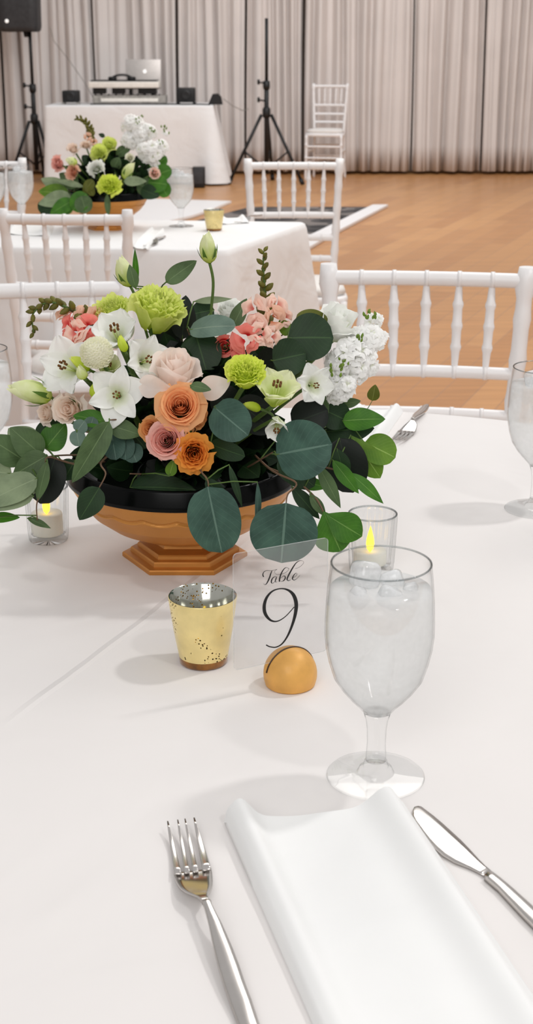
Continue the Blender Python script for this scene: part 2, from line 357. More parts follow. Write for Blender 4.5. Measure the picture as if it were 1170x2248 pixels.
# patterned carpet edge and its white ramp strips lying on the floor
def flat(name, px, mat_, z0, th, lab=None, cat=None, group=None):
    P = [on(a, b, 0) for a, b in px]; n = len(P); V = [Vector((p.x, p.y, z0)) for p in P]+[Vector((p.x, p.y, z0+th)) for p in P]
    fs = [tuple(range(n))[::-1], tuple(range(n, 2*n))]+[(i, (i+1) % n, n+(i+1) % n, n+i) for i in range(n)]
    o = MB().add(V, fs).build(name, mat_, None, smooth=False); tag(o, lab, cat, group); return o
def carpetmat():
    m = mat('dark_patterned_carpet', (60, 56, 56), .95); n = m.node_tree; b = n.nodes['Principled BSDF']
    t = n.nodes.new('ShaderNodeTexCoord'); v = n.nodes.new('ShaderNodeTexVoronoi'); v.inputs['Scale'].default_value = 5; n.links.new(t.outputs['Object'], v.inputs['Vector'])
    r = n.nodes.new('ShaderNodeValToRGB'); r.color_ramp.interpolation = 'CONSTANT'; r.color_ramp.elements[0].color = (*lin((40, 38, 40)), 1); r.color_ramp.elements[1].color = (*lin((120, 112, 108)), 1); r.color_ramp.elements[1].position = .62
    x = r.color_ramp.elements.new(.3); x.color = (*lin((70, 66, 66)), 1)
    n.links.new(v.outputs['Distance'], r.inputs[0]); n.links.new(r.outputs[0], b.inputs['Base Color']); return m
flat('patterned_carpet', [(548, 456), (818, 456), (700, 515), (600, 560), (300, 560), (380, 500)], carpetmat(), .002, .006, 'dark grey patterned carpet showing through the chair back beyond the table', 'carpet')
flat('floor_trim_strip', [(818, 455), (852, 455), (725, 522), (662, 560), (600, 562), (700, 513)], M_chair, .004, .02, 'white edging strip slanting along the right side of the dark carpet', 'floor trim', 'white strips around the carpet')
flat('floor_trim_strip', [(300, 441), (508, 447), (460, 467), (420, 480), (330, 500), (240, 500)], M_chair, .004, .02, 'white floor strip left of the dark carpet, behind the far water goblet', 'floor trim', 'white strips around the carpet')

# ================================================================ CHAIRS
def make_chair(label):
    t = thing('chiavari_chair', label, 'chair', (0, 0, 0), 'white chiavari chairs')
    BX = lambda z: .168+.0245*max(0, (z-.45)/.45) if z > .45 else .168+.012*(.45-z)/.45
    BY = lambda z: (.045*((z-.45)/.45)**1.3 if z > .45 else .05*((.45-z)/.45)**1.5)
    def ringed(p0, p1, r0, r1, rings, n=14):
        prof = []
        N = 14
        ts = sorted(set([i/N for i in range(N+1)]+[x_+d for x_ in rings for d in (-.016, -.008, 0, .008, .016) if 0 < x_+d < 1]))
        for q in ts:
            r = r0+(r1-r0)*q
            for x_ in rings:
                if abs(q-x_) < .012: r *= 1.22
            prof.append((q, r))
        return prof
    for s in (-1, 1):
        mb = MB(); zs = [i*.92/46 for i in range(47)]; pts = []; rad = {}
        rings = (.08, .2, .34, .46, .575, .66, .745, .82)
        P = []
        for z in [0.0]+zs+[.92, .92]:
            c = Vector((s*BX(z), BY(z), z)); r = .0155 if z > .4 else .014
            if any(abs(z-q) < .009 for q in rings): r *= 1.15
            if z > .875: r = .0185
            if .865 < z < .882: r = .0205
            if z > .915: r = .016
            P.append([c, r])
        rows = []
        for k, (c, r) in enumerate(P):
            rr = .0005 if (k == 0 or k == len(P)-1) else r
            rows.append([c+Vector((rr*cos(2*pi*j/14), rr*sin(2*pi*j/14), 0)) for j in range(14)])
        mb.grid(rows, cu=True).build('back_post', M_chair, t)
        mb = MB(); p0 = (s*.20, -.335, 0); p1 = (s*.195, -.32, .44)
        mb.rod(p0, p1, ringed(None, None, .0125, .0165, (.25, .5, .78))).build('leg', M_chair, t)
    def rail(z, nm, r=.0125, bow=.012):
        x = BX(z); pts = []
        N = 26; sp = [(k+1)/6 for k in range(5)]
        mb = MB(); pts = [Vector((-x+2*x*i/N, BY(z)+bow*sin(pi*i/N), z)) for i in range(N+1)]
        mb.tube(pts, r, 12)
        if nm:
            for q in sp:
                c = Vector((-x+2*x*q, BY(z)+bow*sin(pi*q), z)); mb.tube([c+Vector((-.004, 0, 0)), c+Vector((.004, 0, 0))], r*1.13, 12)
        return mb
    rail(.893, True, .0145).build('top_rail', M_chair, t)
    rail(.712, True).build('rail', M_chair, t)
    rail(.628, True).build('rail', M_chair, t)
    rail(.55, True).build('rail', M_chair, t)
    for k in range(5):
        q = (k+1)/6; z0, z1 = .712, .893; x0 = -BX(z0)+2*BX(z0)*q; x1 = -BX(z1)+2*BX(z1)*q; b = .012*sin(pi*q)
        prof = [(0, .0055), (.08, .0065), (.22, .0085), (.26, .011), (.28, .011), (.32, .009), (.45, .0095), (.49, .0115), (.51, .0115), (.55, .0095), (.68, .009), (.72, .011), (.74, .011), (.78, .0085), (.92, .0065), (1, .0055)]
        MB().rod((x0, BY(z0)+b, z0), (x1, BY(z1)+b, z1), prof).build('spindle', M_chair, t)
    mb = MB(); rows = []
    for (z, k) in ((.425, .0), (.425, .97), (.432, 1.0), (.452, 1.0), (.458, .97), (.458, 0)):
        rows.append([Vector(((.215 if cc[1] < 0 else .185)*cc[0]*k, -.167+.177*cc[1]*k, z)) for cc in
                     [(max(-1, min(1, 1.28*cos(2*pi*j/32))), max(-1, min(1, 1.28*sin(2*pi*j/32)))) for j in range(32)]])
    mb.grid(rows, cu=True).build('seat', M_chair, t)
    mb = MB(); rows = []
    for (z, k) in ((.457, 0), (.457, .94), (.47, 1.0), (.485, .97), (.495, .85), (.5, .5), (.5, 0)):
        rows.append([Vector(((.208 if cc[1] < 0 else .178)*cc[0]*k, -.172+.162*cc[1]*k, z)) for cc in
                     [(max(-1, min(1, 1.22*cos(2*pi*j/32))), max(-1, min(1, 1.22*sin(2*pi*j/32)))) for j in range(32)]])
    mb.grid(rows, cu=True).build('cushion', M_cushion, t)
    for z in (.33, .22):
        MB().rod((-.197, -.328, z), (.197, -.328, z), ringed(0, 0, .010, .010, (.33, .66))).build('stretcher', M_chair, t)
        MB().rod((-.175, .02, z), (.175, .02, z), ringed(0, 0, .010, .010, (.33, .66))).build('stretcher', M_chair, t)
    for s in (-1, 1):
        for z in (.28, .17):
            MB().rod((s*.197, -.328, z), (s*.176, .03, z), ringed(0, 0, .010, .010, (.33, .66))).build('stretcher', M_chair, t)
    return t
ch = make_chair('white chiavari chair across the near table, back rail in front of open wood floor')
def put_chair(c, px, py, rz, sx_=1, label=None, first=False, z=.893):
    p = on(px, py, z); o = Matrix.Rotation(rz, 3, 'Z') @ Vector((0, .057, 0)); loc = (p.x-o.x, p.y-o.y, 0)
    if first: c.location = loc; c.rotation_euler = (0, 0, rz); c.scale = (sx_, 1, 1); return c
    return copy_tree(c, loc, rz, (sx_, 1, 1), label)
put_chair(ch, 937, 611, radians(-6.7), first=True)
put_chair(ch, 645, 364, 0, .9, 'white chiavari chair beyond the far table, in front of the dark carpet')
put_chair(ch, 141, 483, radians(176), .86, 'white chiavari chair at the near side of the far table, below its flower bowl')
put_chair(ch, 50, 638, radians(10), 1, 'white chiavari chair at the left edge just behind the near flowers')
put_chair(ch, -55, 362, 0, .95, 'white chiavari chair cut by the left edge beyond the far table')
p = on(716, 380, 0)
copy_tree(ch, (p.x, 14.95, 0), radians(-12), (.92, 1, 1.03), 'lone white chiavari chair standing against the beige drapes')

# ================================================================ NEAR TABLE
t = thing('banquet_table', 'round banquet table under the white cloth in the foreground', 'table', (TC.x, TC.y, 0))
MB().lathe([(0.0005, .735), (TR-.02, .735), (TR-.01, .742), (TR-.01, .752), (TR-.02, .757), (.0005, .757)], (TC.x, TC.y, 0), 96).build('tabletop', mat('table_plywood', (160, 130, 95), .6), t)
for a in (45, 135, 225, 315):
    MB().tube([(TC.x+.5*cos(radians(a)), TC.y+.5*sin(radians(a)), z) for z in (0, .37, .74)], .014).build('leg', M_blackmetal, t)
mb = MB(); rows = []; N = 240
for r in [0.0005]+[.04*i for i in range(1, 21)]+[.82, .835, .843]:
    rows.append([Vector((TC.x+r*cos(2*pi*k/N), TC.y+r*sin(2*pi*k/N), .76)) for k in range(N)])
for (dr, z) in ((0, .757), (.004, .752), (.007, .74), (.01, .70), (.016, .55), (.02, .35), (.025, .18), (.03, .05), (.03, .01)):
    rows.append([])
    for k in range(N):
        a = 2*pi*k/N; wv = (.5+.5*sin(a*15+1.2*sin(a*3)))*(.76-z)/.76*.05
        rows[-1].append(Vector((TC.x+(TR+dr+wv)*cos(a), TC.y+(TR+dr+wv)*sin(a), z)))
o = mb.grid(rows, cu=True, flip=False).build('tablecloth', M_cloth, None); tag(o, 'white linen tablecloth with a long fold crease on the near round table', 'tablecloth')

# ================================================================ GOBLETS
FC = on(824, 1705)
gp = [(1237, 111), (1250, 112.5), (1280, 116), (1320, 119), (1360, 120.5), (1391, 120.5), (1420, 117), (1450, 110), (1485, 98), (1510, 80), (1531, 61), (1548, 43), (1562, 31), (1578, 25), (1600, 21.5), (1630, 20.5), (1656, 22), (1668, 27), (1676, 34)]
gz = []
for y, hw in gp:
    p = at(824, y, FC.y); gz.append((hw*m_px(p), p.z-.76))
GZ = gz
footR = 108*m_px(FC)
def zat(y): return at(824, y, FC.y).z-.76
def make_goblet(label, loc, group='stemmed water goblets'):
    g = thing('water_goblet', label, 'glass', (0, 0, 0), group)
    bowl = [q for q in gz if q[1] > zat(1566)]
    outer = bowl[::-1]; inner = [(max(.0006, r-.0012), z) for r, z in bowl]
    outer = [(.0005, outer[0][1]-.0005)]+outer
    MB().lathe(outer+[(bowl[0][0]-.0004, bowl[0][1]+.0006)]+inner+[(.0005, inner[-1][1]+.003)], n=96).build('bowl', M_glass, g)
    rimz = bowl[0][1]; rr = bowl[0][0]-.0005
    MB().lathe([(rr+.0008*cos(a_), rimz+.0003+.0008*sin(a_)) for a_ in [2*pi*k/8 for k in range(9)]], n=96).build('rim', M_rim, g)
    wl = zat(1292)
    wp = [(r-.0016, z) for r, z in bowl if z < wl][::-1]; wp = [(.0005, wp[0][1]-.002)]+wp+[(.117*0+gz[2][0]-.0016, wl), (.0005, wl+.001)]
    MB().lathe(wp, n=96).build('iced_water', M_water, g)
    rr_ = random.Random(5)
    for (x, y, z, s_) in ((-.012, .008, wl+.010, .020), (.010, .012, wl+.004, .014), (.006, -.012, wl-.001, .015), (-.018, -.010, wl-.002, .013), (.024, .0, wl-.001, .012)):
        M_ = Matrix.Rotation(rr_.uniform(0, 3), 3, 'Z') @ Matrix.Rotation(rr_.uniform(-.5, .5), 3, 'X') @ Matrix.Rotation(rr_.uniform(-.5, .5), 3, 'Y')
        mb = MB().box((x, y, z-.002), (s_*1.25, s_, s_*1.1), M_, bev=s_*.3)
        mb.build('ice_cube', M_ice, g)
    stem = [q for q in gz if zat(1668) <= q[1] <= zat(1560)][::-1]
    stem = [((min(r, .0085) if z < zat(1640) else r), z) for r, z in stem]; MB().lathe([(.0005, stem[0][1])]+stem+[(.0005, zat(1560))], n=40).build('stem', M_glassfoot, g)
    ft = [(.0005, .0), (footR-.001, 0.0), (footR, .0012), (footR-.001, .0022), (footR*.8, .0026), (footR*.5, .0034), (footR*.38, .0042), (footR*.35, .0065), (footR*.33, .0085), (footR*.26, .0098), (footR*.23, stem[0][1]*.95), (stem[1][0], stem[0][1]), (.0005, stem[0][1])]
    MB().lathe(ft, n=96).build('foot', M_glassfoot, g, auto=25)
    g.location = loc; return g
G0 = make_goblet('stemmed goblet full of ice water in front of the napkin, nearest the camera', (FC.x, FC.y, .7602))
p = on(1176, 1119); copy_tree(G0, (p.x, p.y, .7602), 1.0, label='stemmed goblet of ice water cut by the right edge')
p = on(-30, 1062); copy_tree(G0, (p.x, p.y, .7602), 2.0, label='stemmed goblet of ice water at the left edge beside the near flowers')

# ================================================================ VOTIVES
def tealight(loc, label, h=.022, flame=.030, lean=0):
    t = thing('tealight', label, 'candle', loc, 'flameless tealights'); x, y, z = loc
    MB().lathe([(.0005, z), (.0185, z), (.019, z+.001), (.019, z+h-.002), (.018, z+h), (.004, z+h-.002), (.0005, z+h-.002)], (x, y, 0), 40).build('body', M_wax, t)
    MB().lathe([(.0005, z+h-.002), (.0038, z+h+.002), (.0048, z+h+.008), (.0042, z+h+.014), (.0022, z+h+flame*.7), (.0004, z+h+flame*.9)], (x, y, 0), 16, M=Matrix.Rotation(lean, 3, 'Y')).build('flame', M_flame, t)
    return t
M_rib = glass('ribbed_clear_glass', refl=1.6, edge=(.35, .36, .36), power=5)
def votive(px, py, wpx, label):
    p = on(px, py); r = wpx/2*m_px(p)*1.0; h = .068
    t = thing('votive_holder', label, 'candle holder', p, 'clear ribbed votive holders')
    rib = lambda rr, z, a: rr*(1+(.02*cos(18*a) if .01 < z-p.z < h-.004 else 0))
    pr = [(.0005, 0), (r*.86, 0), (r*.9, .002), (r*.92, .01), (r*.96, h*.5), (r, h-.006), (r, h-.0008), (r-.001, h), (r-.002, h-.001), (r-.003, h-.006), (r*.96-.0035, h*.5), (r*.9-.0035, .013), (r*.8, .0085), (.0005, .008)]
    MB().lathe([(a, b+p.z) for a, b in pr], (p.x, p.y, 0), 144, rf=rib).build('glass_cup', M_rib, t)
    MB().lathe([(r-.0009+.0011*cos(q), p.z+h-.0003+.0011*sin(q)) for q in [2*pi*k/8 for k in range(9)]], (p.x, p.y, 0), 72).build('rim', M_rim, t)
    return p
p = votive(107, 1184, 95, 'clear ribbed votive holder under the leaves left of the flower bowl')
tealight((p.x-.001, p.y, p.z+.0085), 'lit flameless tealight inside the left clear votive holder', h=.026)
p = votive(815, 1250, 107, 'clear ribbed votive holder partly behind the nearest water goblet')
tealight((p.x-.002, p.y, p.z+.0085), 'lit flameless tealight inside the clear votive behind the nearest goblet', h=.015, flame=.032)

def gold_votive(p, r0, r1, h, label):
    t = thing('gold_votive_holder', label, 'candle holder', p, 'gold mercury glass votive holders')
    MB().lathe([(.0005, 0+p.z), (r0*.93, p.z), (r0, p.z+.002), (r0*1.02, p.z+.008)], (p.x, p.y, 0), 72).build('base', M_amber, t)
    MB().lathe([(r0*1.02, p.z+.008), (r0*1.03, p.z+.0095), ((r0+r1)/2*1.01, p.z+h*.5), (r1, p.z+h-.001), (r1-.0006, p.z+h)], (p.x, p.y, 0), 72).build('cup', M_merc, t)
    MB().lathe([(.0005, p.z+.010), (r0*.93, p.z+.011), ((r0+r1)/2*.97, p.z+h*.5), (r1-.0026, p.z+h-.001), (r1-.0008, p.z+h+.0003)], (p.x, p.y, 0), 72).build('lining', M_mercin, t)
    return t
pv = on(447, 1452); k = m_px(pv)
gold_votive(pv, 53*k, 76*k*.985, .0695, 'speckled gold mercury glass votive holder beside the table number card')
tealight((pv.x-.002, pv.y-.004, pv.z+.0115), 'lit flameless tealight glowing inside the speckled gold votive', h=.014, flame=.03)

# ================================================================ CARD AND BALL
BC = on(637, 1502); br = 59*m_px(BC)
t = thing('card_holder', 'gold painted half-ball card holder with a slot across its top', 'card holder', BC)
prof = [(.0005, 0), (br*.86, 0), (br*.93, .0015)]
for k in range(0, 21):
    a = radians(-22+112*k/20); prof.append((max(.0005, br*cos(a)), br*.46+br*sin(a)*1.03))
Bh = br*.46+br*1.03
MB().lathe([(r, z+BC.z) for r, z in prof], (BC.x, BC.y, 0), 64).build('ball', M_ball, t)
TH = radians(27); cu = Vector((cos(TH), sin(TH), 0)); cn = Vector((sin(TH), -cos(TH), 0))
mb = MB(); prv = []
for k in range(25):
    a = radians(12+156*k/24); rr = br*1.004
    prv.append(BC+cu*(-rr*cos(a))+Vector((0, 0, br*.46+rr*1.03*sin(a)))-cn*.0)
mb.tube(prv, .0009, 6).build('slot', M_slot, t)
K0 = BC+Vector((0, 0, Bh-.012))
def on_card(px, py, off=0.0):
    o = Vector((0, 0, H)); d = ray(px, py); q = K0+cn*off
    return o+d*((q-o).dot(cn)/d.dot(cn))
cl = on_card(512, 1300); ct = on_card(512, 1216); s0 = (cl-K0).dot(cu); ztop = ct.z
t = thing('table_number_card', 'clear acrylic table number card standing in the gold half-ball', 'sign', (K0.x, K0.y, K0.z))
cw = .097
def cardpt(s_, z_, o_): return K0+cu*s_+Vector((0, 0, z_-K0.z))+cn*o_
zb = BC.z+Bh-.008
outl = []
for (cx, cz, a0) in ((s0+cw-.004, ztop-.004, 0), (s0+.004, ztop-.004, 90), (s0+.004, zb+.001, 180), (s0+cw-.004, zb+.001, 270)):
    rc = .004
    for k in range(7):
        a = radians(a0+15*k); outl.append((cx+rc*cos(a), cz+rc*sin(a)))
n = len(outl)
V = [cardpt(a, b, .0007) for a, b in outl]+[cardpt(a, b, -.0007) for a, b in outl]
MB().add(V, [tuple(range(n)), tuple(range(n, 2*n))[::-1]]).build('panel', M_card, t, smooth=False)
MB().add(V, [(i, (i+1) % n, n+(i+1) % n, n+i) for i in range(n)]).build('edge', M_cardedge, t)
def stroke(mb, pts, ox, oy, sc, wmul=1.0):
    P = [(ox+a/sc, oy+b/sc, c_/sc) for a, b, c_ in pts]; Q = []
    n = len(P)
    for i in range(n-1):
        p0 = P[max(i-1, 0)]; p1 = P[i]; p2 = P[i+1]; p3 = P[min(i+2, n-1)]
        for k in range(8):
            u = k/8
            Q.append(tuple(.5*((2*p1[j])+(-p0[j]+p2[j])*u+(2*p0[j]-5*p1[j]+4*p2[j]-p3[j])*u*u+(-p0[j]+3*p1[j]-3*p2[j]+p3[j])*u**3) for j in range(3)))
    Q.append(P[-1]); L = []; Rr = []
    for i, q in enumerate(Q):
        a = Q[max(i-1, 0)]; b = Q[min(i+1, len(Q)-1)]; dx, dy = b[0]-a[0], b[1]-a[1]; l = math.hypot(dx, dy) or 1
        hw = max(q[2], .25)*.5*wmul; nx, ny = -dy/l*hw, dx/l*hw
        L.append((q[0]+nx, q[1]+ny)); Rr.append((q[0]-nx, q[1]-ny))
    rows = []
    for i in range(len(Q)):
        a, b = on_card(*L[i], .0010), on_card(*Rr[i], .0010)
        rows.append([a-cn*.0002, a, b, b-cn*.0002])
    mb.grid(rows)
tb = MB()
for s_ in ([(185, 552, 22), (168, 515, 22), (175, 470, 16), (205, 432, 9), (265, 413, 6), (340, 420, 6), (420, 403, 5), (475, 388, 4)],
           [(362, 420, 10), (337, 480, 22), (312, 560, 28), (275, 645, 26), (242, 700, 15), (208, 718, 8), (182, 698, 5)],
           [(475, 388, 3), (428, 420, 4), (422, 460, 4), (452, 492, 5), (520, 497, 5), (620, 475, 5), (690, 432, 4), (722, 388, 4)],
           [(470, 552, 6), (430, 547, 9), (387, 567, 16), (355, 620, 24), (350, 668, 24), (372, 690, 9), (412, 660, 5), (450, 600, 5), (466, 552, 8)],
           [(458, 560, 12), (438, 620, 20), (436, 662, 10), (475, 650, 4)],
           [(728, 382, 11), (690, 354, 6), (640, 362, 13), (592, 420, 20), (552, 500, 25), (527, 590, 28), (520, 655, 26)],
           [(552, 580, 5), (600, 537, 8), (636, 535, 16), (646, 575, 22), (622, 620, 20), (582, 646, 8), (540, 642, 6)],
           [(852, 375, 4), (930, 352, 4), (1002, 300, 4), (1040, 242, 4), (1012, 206, 5), (950, 206, 9), (882, 250, 16), (822, 330, 24), (752, 450, 28), (702, 550, 28), (687, 608, 24), (716, 632, 14), (765, 612, 4)],
           [(802, 582, 4), (870, 532, 5), (896, 492, 5), (880, 470, 6), (842, 500, 14), (806, 560, 22), (802, 600, 20), (838, 618, 13), (892, 590, 5), (960, 515, 4)]):
    stroke(tb, s_, 560, 1210, 9.75, 1.0)
tb.build('table_lettering', M_ink, t, smooth=False)
nb = MB()
stroke(nb, [(852, 425, 5), (800, 482, 5), (750, 512, 7), (708, 506, 13), (676, 468, 20), (669, 420, 20), (684, 368, 15), (720, 328, 9), (770, 313, 7), (815, 322, 13), (848, 352, 21), (864, 402, 23), (860, 462, 20), (842, 530, 15), (813, 600, 11), (778, 650, 8), (740, 671, 7), (703, 668, 7), (680, 657, 8)], 340, 1180, 2.786)
nb.build('number_nine', M_ink, t, smooth=False)

# ================================================================ CUTLERY AND NAPKINS
def ribbon(mb, pairs, ox, oy, sc, th=.0015, crown=.3, nu=7):
    rows = []
    for (lx, ly, rx, ry, z) in pairs:
        a = on(ox+lx/sc, oy+ly/sc, .76+z+th); b = on(ox+rx/sc, oy+ry/sc, .76+z+th); row = []
        wd = (b-a).length
        for k in range(nu):
            u = k/(nu-1); row.append(a.lerp(b, u)+Vector((0, 0, crown*wd*.25*(1-(2*u-1)**2))))
        for k in range(nu):
            u = 1-k/(nu-1); q = a.lerp(b, u); row.append(Vector((q.x, q.y, q.z-th+crown*wd*.1*(1-(2*u-1)**2))))
        rows.append(row)
    def cap(r): c = sum(r, Vector())/len(r); return [c]*len(r)
    rows = [cap(rows[0])]+rows+[cap(rows[-1])]
    mb.grid(rows, cu=True)
neck = on(447, 1972)
t = thing('fork', 'stainless steel fork lying left of the folded napkin in the foreground', 'fork', neck, 'stainless steel forks'); FORK = t
hx = MB()
for (tx, ty, tw, bl, brt, by) in ((126, 100, 12, (192, 620), (265, 620), 0), (225, 86, 10, (292, 612), (346, 606), 0), (297, 76, 10, (376, 602), (432, 592), 0), (387, 66, 12, (470, 586), (556, 572), 0)):
    prs = []
    for k in range(9):
        u = k/8; wv = .55+.45*u
        cx0 = tx+(0.5*(bl[0]+brt[0])-tx)*u; cy0 = ty+(.5*(bl[1]+brt[1])-ty)*u
        hw = (tw/2)+((brt[0]-bl[0])/2-tw/2)*min(1, (u**.8)); dy = (brt[1]-bl[1])/2*u
        prs.append((cx0-hw, cy0-dy, cx0+hw, cy0+dy, .0045-.0035*sin(pi*min(1, u*.9))+.003*(1-u)**2+.001*u))
    tm = MB(); ribbon(tm, prs, 340, 1780, 4.5, th=.0014, crown=.15); tm.build('tine', M_steel, t)
prs = [(188, 608, 557, 565, .0020), (190, 622, 560, 582, .0020), (195, 650, 565, 620, .0022), (203, 680, 568, 660, .0030), (215, 705, 571, 700, .0042), (235, 735, 568, 740, .0058), (265, 768, 555, 775, .0078), (310, 798, 540, 800, .0095), (370, 822, 527, 815, .0108), (420, 845, 520, 835, .0115), (450, 868, 528, 858, .0118), (468, 888, 545, 880, .0118)]
ribbon(hx, prs, 340, 1780, 4.5, th=.0018, crown=-.08); hx.build('head', M_steel, t)
hx = MB()
prs = [(464, 880, 548, 872, .0118), (475, 895, 556, 888, .0120), (484, 920, 560, 915, .0118), (505, 1000, 597, 990, .0112), (530, 1100, 650, 1090, .0100), (555, 1220, 700, 1200, .0088), (590, 1380, 765, 1350, .0070), (635, 1550, 830, 1520, .0052), (690, 1730, 890, 1700, .0036), (750, 1900, 955, 1870, .0020), (825, 2100, 1020, 2070, .0006), (900, 2290, 1090, 2260, .0001), (960, 2380, 1100, 2350, .0), (1010, 2420, 1080, 2400, .0)]
ribbon(hx, prs, 340, 1780, 4.5, th=.003, crown=.45); hx.build('handle', M_steel, t)
a1 = on(550, 2240)-on(400, 1798); a1 = math.atan2(a1.y, a1.x)
def put_fork(tip, end, label, sc=.95):
    A = on(*tip); B = on(*end); d = B-A; a2 = math.atan2(d.y, d.x); q = A+(d.normalized()*.095*sc); q.z = .7605
    copy_tree(FORK, (q.x, q.y, .7603), a2-a1, (sc, sc, sc), label)
put_fork((868, 978), (926, 908), 'stainless steel fork across the near table beside the right-hand leaves')
kt = thing('knife', 'stainless steel table knife right of the folded napkin', 'knife', on(1075, 1915), 'stainless steel knives')
b = MB(); up = [(108, 150), (118, 126), (150, 117), (180, 122), (290, 205), (370, 272), (450, 345), (530, 418), (600, 490), (690, 590), (745, 645), (800, 690)]
lo = [(106, 165), (105, 190), (112, 222), (130, 265), (190, 360), (240, 430), (300, 495), (370, 555), (480, 617), (600, 662), (680, 700), (740, 735)]
ribbon(b, [(l[0], l[1], u[0], u[1], .0012) for l, u in zip(lo, up)], 880, 1740, 4.034, th=.0012, crown=.06); b.build('blade', M_steel, kt)
b = MB(); up = [(795, 686), (830, 712), (880, 750), (935, 795), (1020, 868), (1170, 1003), (1330, 1150), (1600, 1420), (1900, 1740), (2000, 1850)]
lo = [(738, 733), (775, 765), (815, 800), (862, 840), (945, 930), (1090, 1085), (1250, 1245), (1500, 1510), (1800, 1830), (1960, 1880)]
ribbon(b, [(l[0], l[1], u[0], u[1], .0004) for l, u in zip(lo, up)], 880, 1740, 4.034, th=.0045, crown=.35); b.build('handle', M_steel, kt)

# napkin: folded cloth with both long edges rolled up
FL, FR = on(492, 1806), on(893, 1784); NL, NR = on(722, 2330), on(1262, 2330)
def hprof(u, s_):
    k = 1-.55*s_
    a = .0155*k*math.exp(-((u-.085)/.075)**2)
    c = .0185*(1-.35*s_)*math.exp(-((u-.885)/(.12 if u < .885 else .075))**2)+.0035*math.exp(-((u-.62)/.22)**2)
    e = min(1, u/.018)**.5*min(1, (1-u)/.02)**.5
    return (.0048+a+c)*e
t = thing('folded_napkin', 'white folded napkin with rolled edges between the near fork and knife', 'napkin', FL.lerp(NR, .5), 'white folded napkins')
NU, NV = 90, 60
def nap(layer):
    rows = []
    for i in range(NV+1):
        s_ = i/NV; row = []
        for j in range(NU+1):
            u = j/NU; p = FL.lerp(FR, u).lerp(NL.lerp(NR, u), s_)
            ax = (NL.lerp(NR, u)-FL.lerp(FR, u)).normalized()
            sag = .0022*layer+.006*sin(pi*u)**2*(1 if layer == 0 else .85)
            hh = hprof(u, s_)*(1-.16*layer)+.0006*noise.noise(Vector((u*4, s_*5, layer)))
            q = p+ax*(sag*(1-s_)); row.append(Vector((q.x, q.y, .7603+max(0.0002, hh-.0011*layer))))
        rows.append(row)
    return rows
mb = MB(); top = nap(0)
mb.grid(top, flip=True); mb.grid([top[0], [Vector((p.x, p.y, max(.7603, p.z-.0012))) for p in top[0]]]); mb.grid([[r[0] for r in top], [Vector((r[0].x, r[0].y, .7601)) for r in top]]); mb.grid([[r[-1] for r in top], [Vector((r[-1].x, r[-1].y, .7601)) for r in top]])
mb.build('top_fold', M_napkin, t)
for L_ in (1, 2):
    rows = nap(L_); rows = rows[:20]
    for j, p in enumerate(rows[0]): rows[0][j] = p+Vector((0, .0012*L_, 0))
    MB().grid(rows, flip=True).build('under_fold', M_napkin, t, solid=.0006)
def flat_napkin(a, b, c_, d, label):
    P = [on(*q) for q in (a, b, c_, d)]; rows = []
    t = thing('folded_napkin', label, 'napkin', P[0].lerp(P[2], .5), 'white folded napkins')
    for i in range(21):
        s_ = i/20; rows.append([])
        for j in range(31):
            u = j/30; q = P[0].lerp(P[1], u).lerp(P[3].lerp(P[2], u), s_); e = min(1, u/.05)**.5*min(1, (1-u)/.05)**.5*min(1, .3+s_*4)
            rows[-1].append(Vector((q.x, q.y, .7603+(.004+.011*math.exp(-((u-.12)/.1)**2)+.011*math.exp(-((u-.86)/.1)**2))*e)))
    MB().grid(rows).build('top_fold', M_napkin, t)
    MB().grid([[Vector((p.x, p.y, .7603+(p.z-.7603)*.6)) for p in r] for r in rows[:-1]]).build('under_fold', M_napkin, t)
flat_napkin((700, 985), (838, 972), (885, 905), (775, 905), 'white folded napkin across the near table, half hidden by leaves')

# ================================================================ PEDESTAL BOWL
M_pet = {
 'blush': petal('blush_petal', (248, 222, 204), (254, 242, 234), trans=.4, mid=.3),
 'palepink': petal('pale_peach_petal', (250, 222, 200), (254, 240, 228), trans=.42, mid=.3),
 'orange': petal('apricot_petal', (206, 104, 30), (252, 192, 138)),
 'deeporange': petal('deep_apricot_petal', (196, 96, 16), (242, 162, 70)),
 'brownorange': petal('tan_apricot_petal', (206, 124, 56), (236, 172, 110)),
 'pink': petal('rose_pink_petal', (180, 74, 62), (248, 196, 184)),
 'lime': petal('lime_petal', (206, 224, 64), (240, 248, 150), trans=.45),
 'limebright': petal('bright_lime_petal', (204, 226, 44), (236, 246, 116), trans=.45),
 'limepale': petal('pale_lime_petal', (204, 222, 88), (244, 248, 206)),
 'white': petal('white_petal', (226, 236, 176), (253, 254, 250), mid=.15, trans=.25),
 'cream': petal('cream_petal', (244, 244, 206), (253, 252, 236), mid=.1, trans=.2),
 'stock': petal('white_stock_petal', (228, 238, 190), (254, 254, 252), mid=.1, trans=.25),
 'coral': petal('coral_petal', (232, 62, 70), (252, 150, 138)),
 'snap': petal('snapdragon_pink', (242, 150, 140), (254, 222, 206)),
 'peach': petal('peach_petal', (240, 170, 130), (246, 205, 180)),
}
M_stem = mat('green_stem', (84, 112, 48), .6, var=.15, trans=.1)
M_woody = mat('brown_twig', (110, 84, 62), .7, var=.15)
M_sepal = mat('green_sepal', (84, 120, 40), .6, var=.15, trans=.25)
M_budg = mat('green_bud', (120, 150, 50), .6, var=.25, scale=60, trans=.2)
M_budo = mat('olive_snapdragon_bud', (108, 104, 34), .6, var=.35, scale=90, trans=.15)
M_anther = mat('brown_anther', (110, 70, 24), .8)
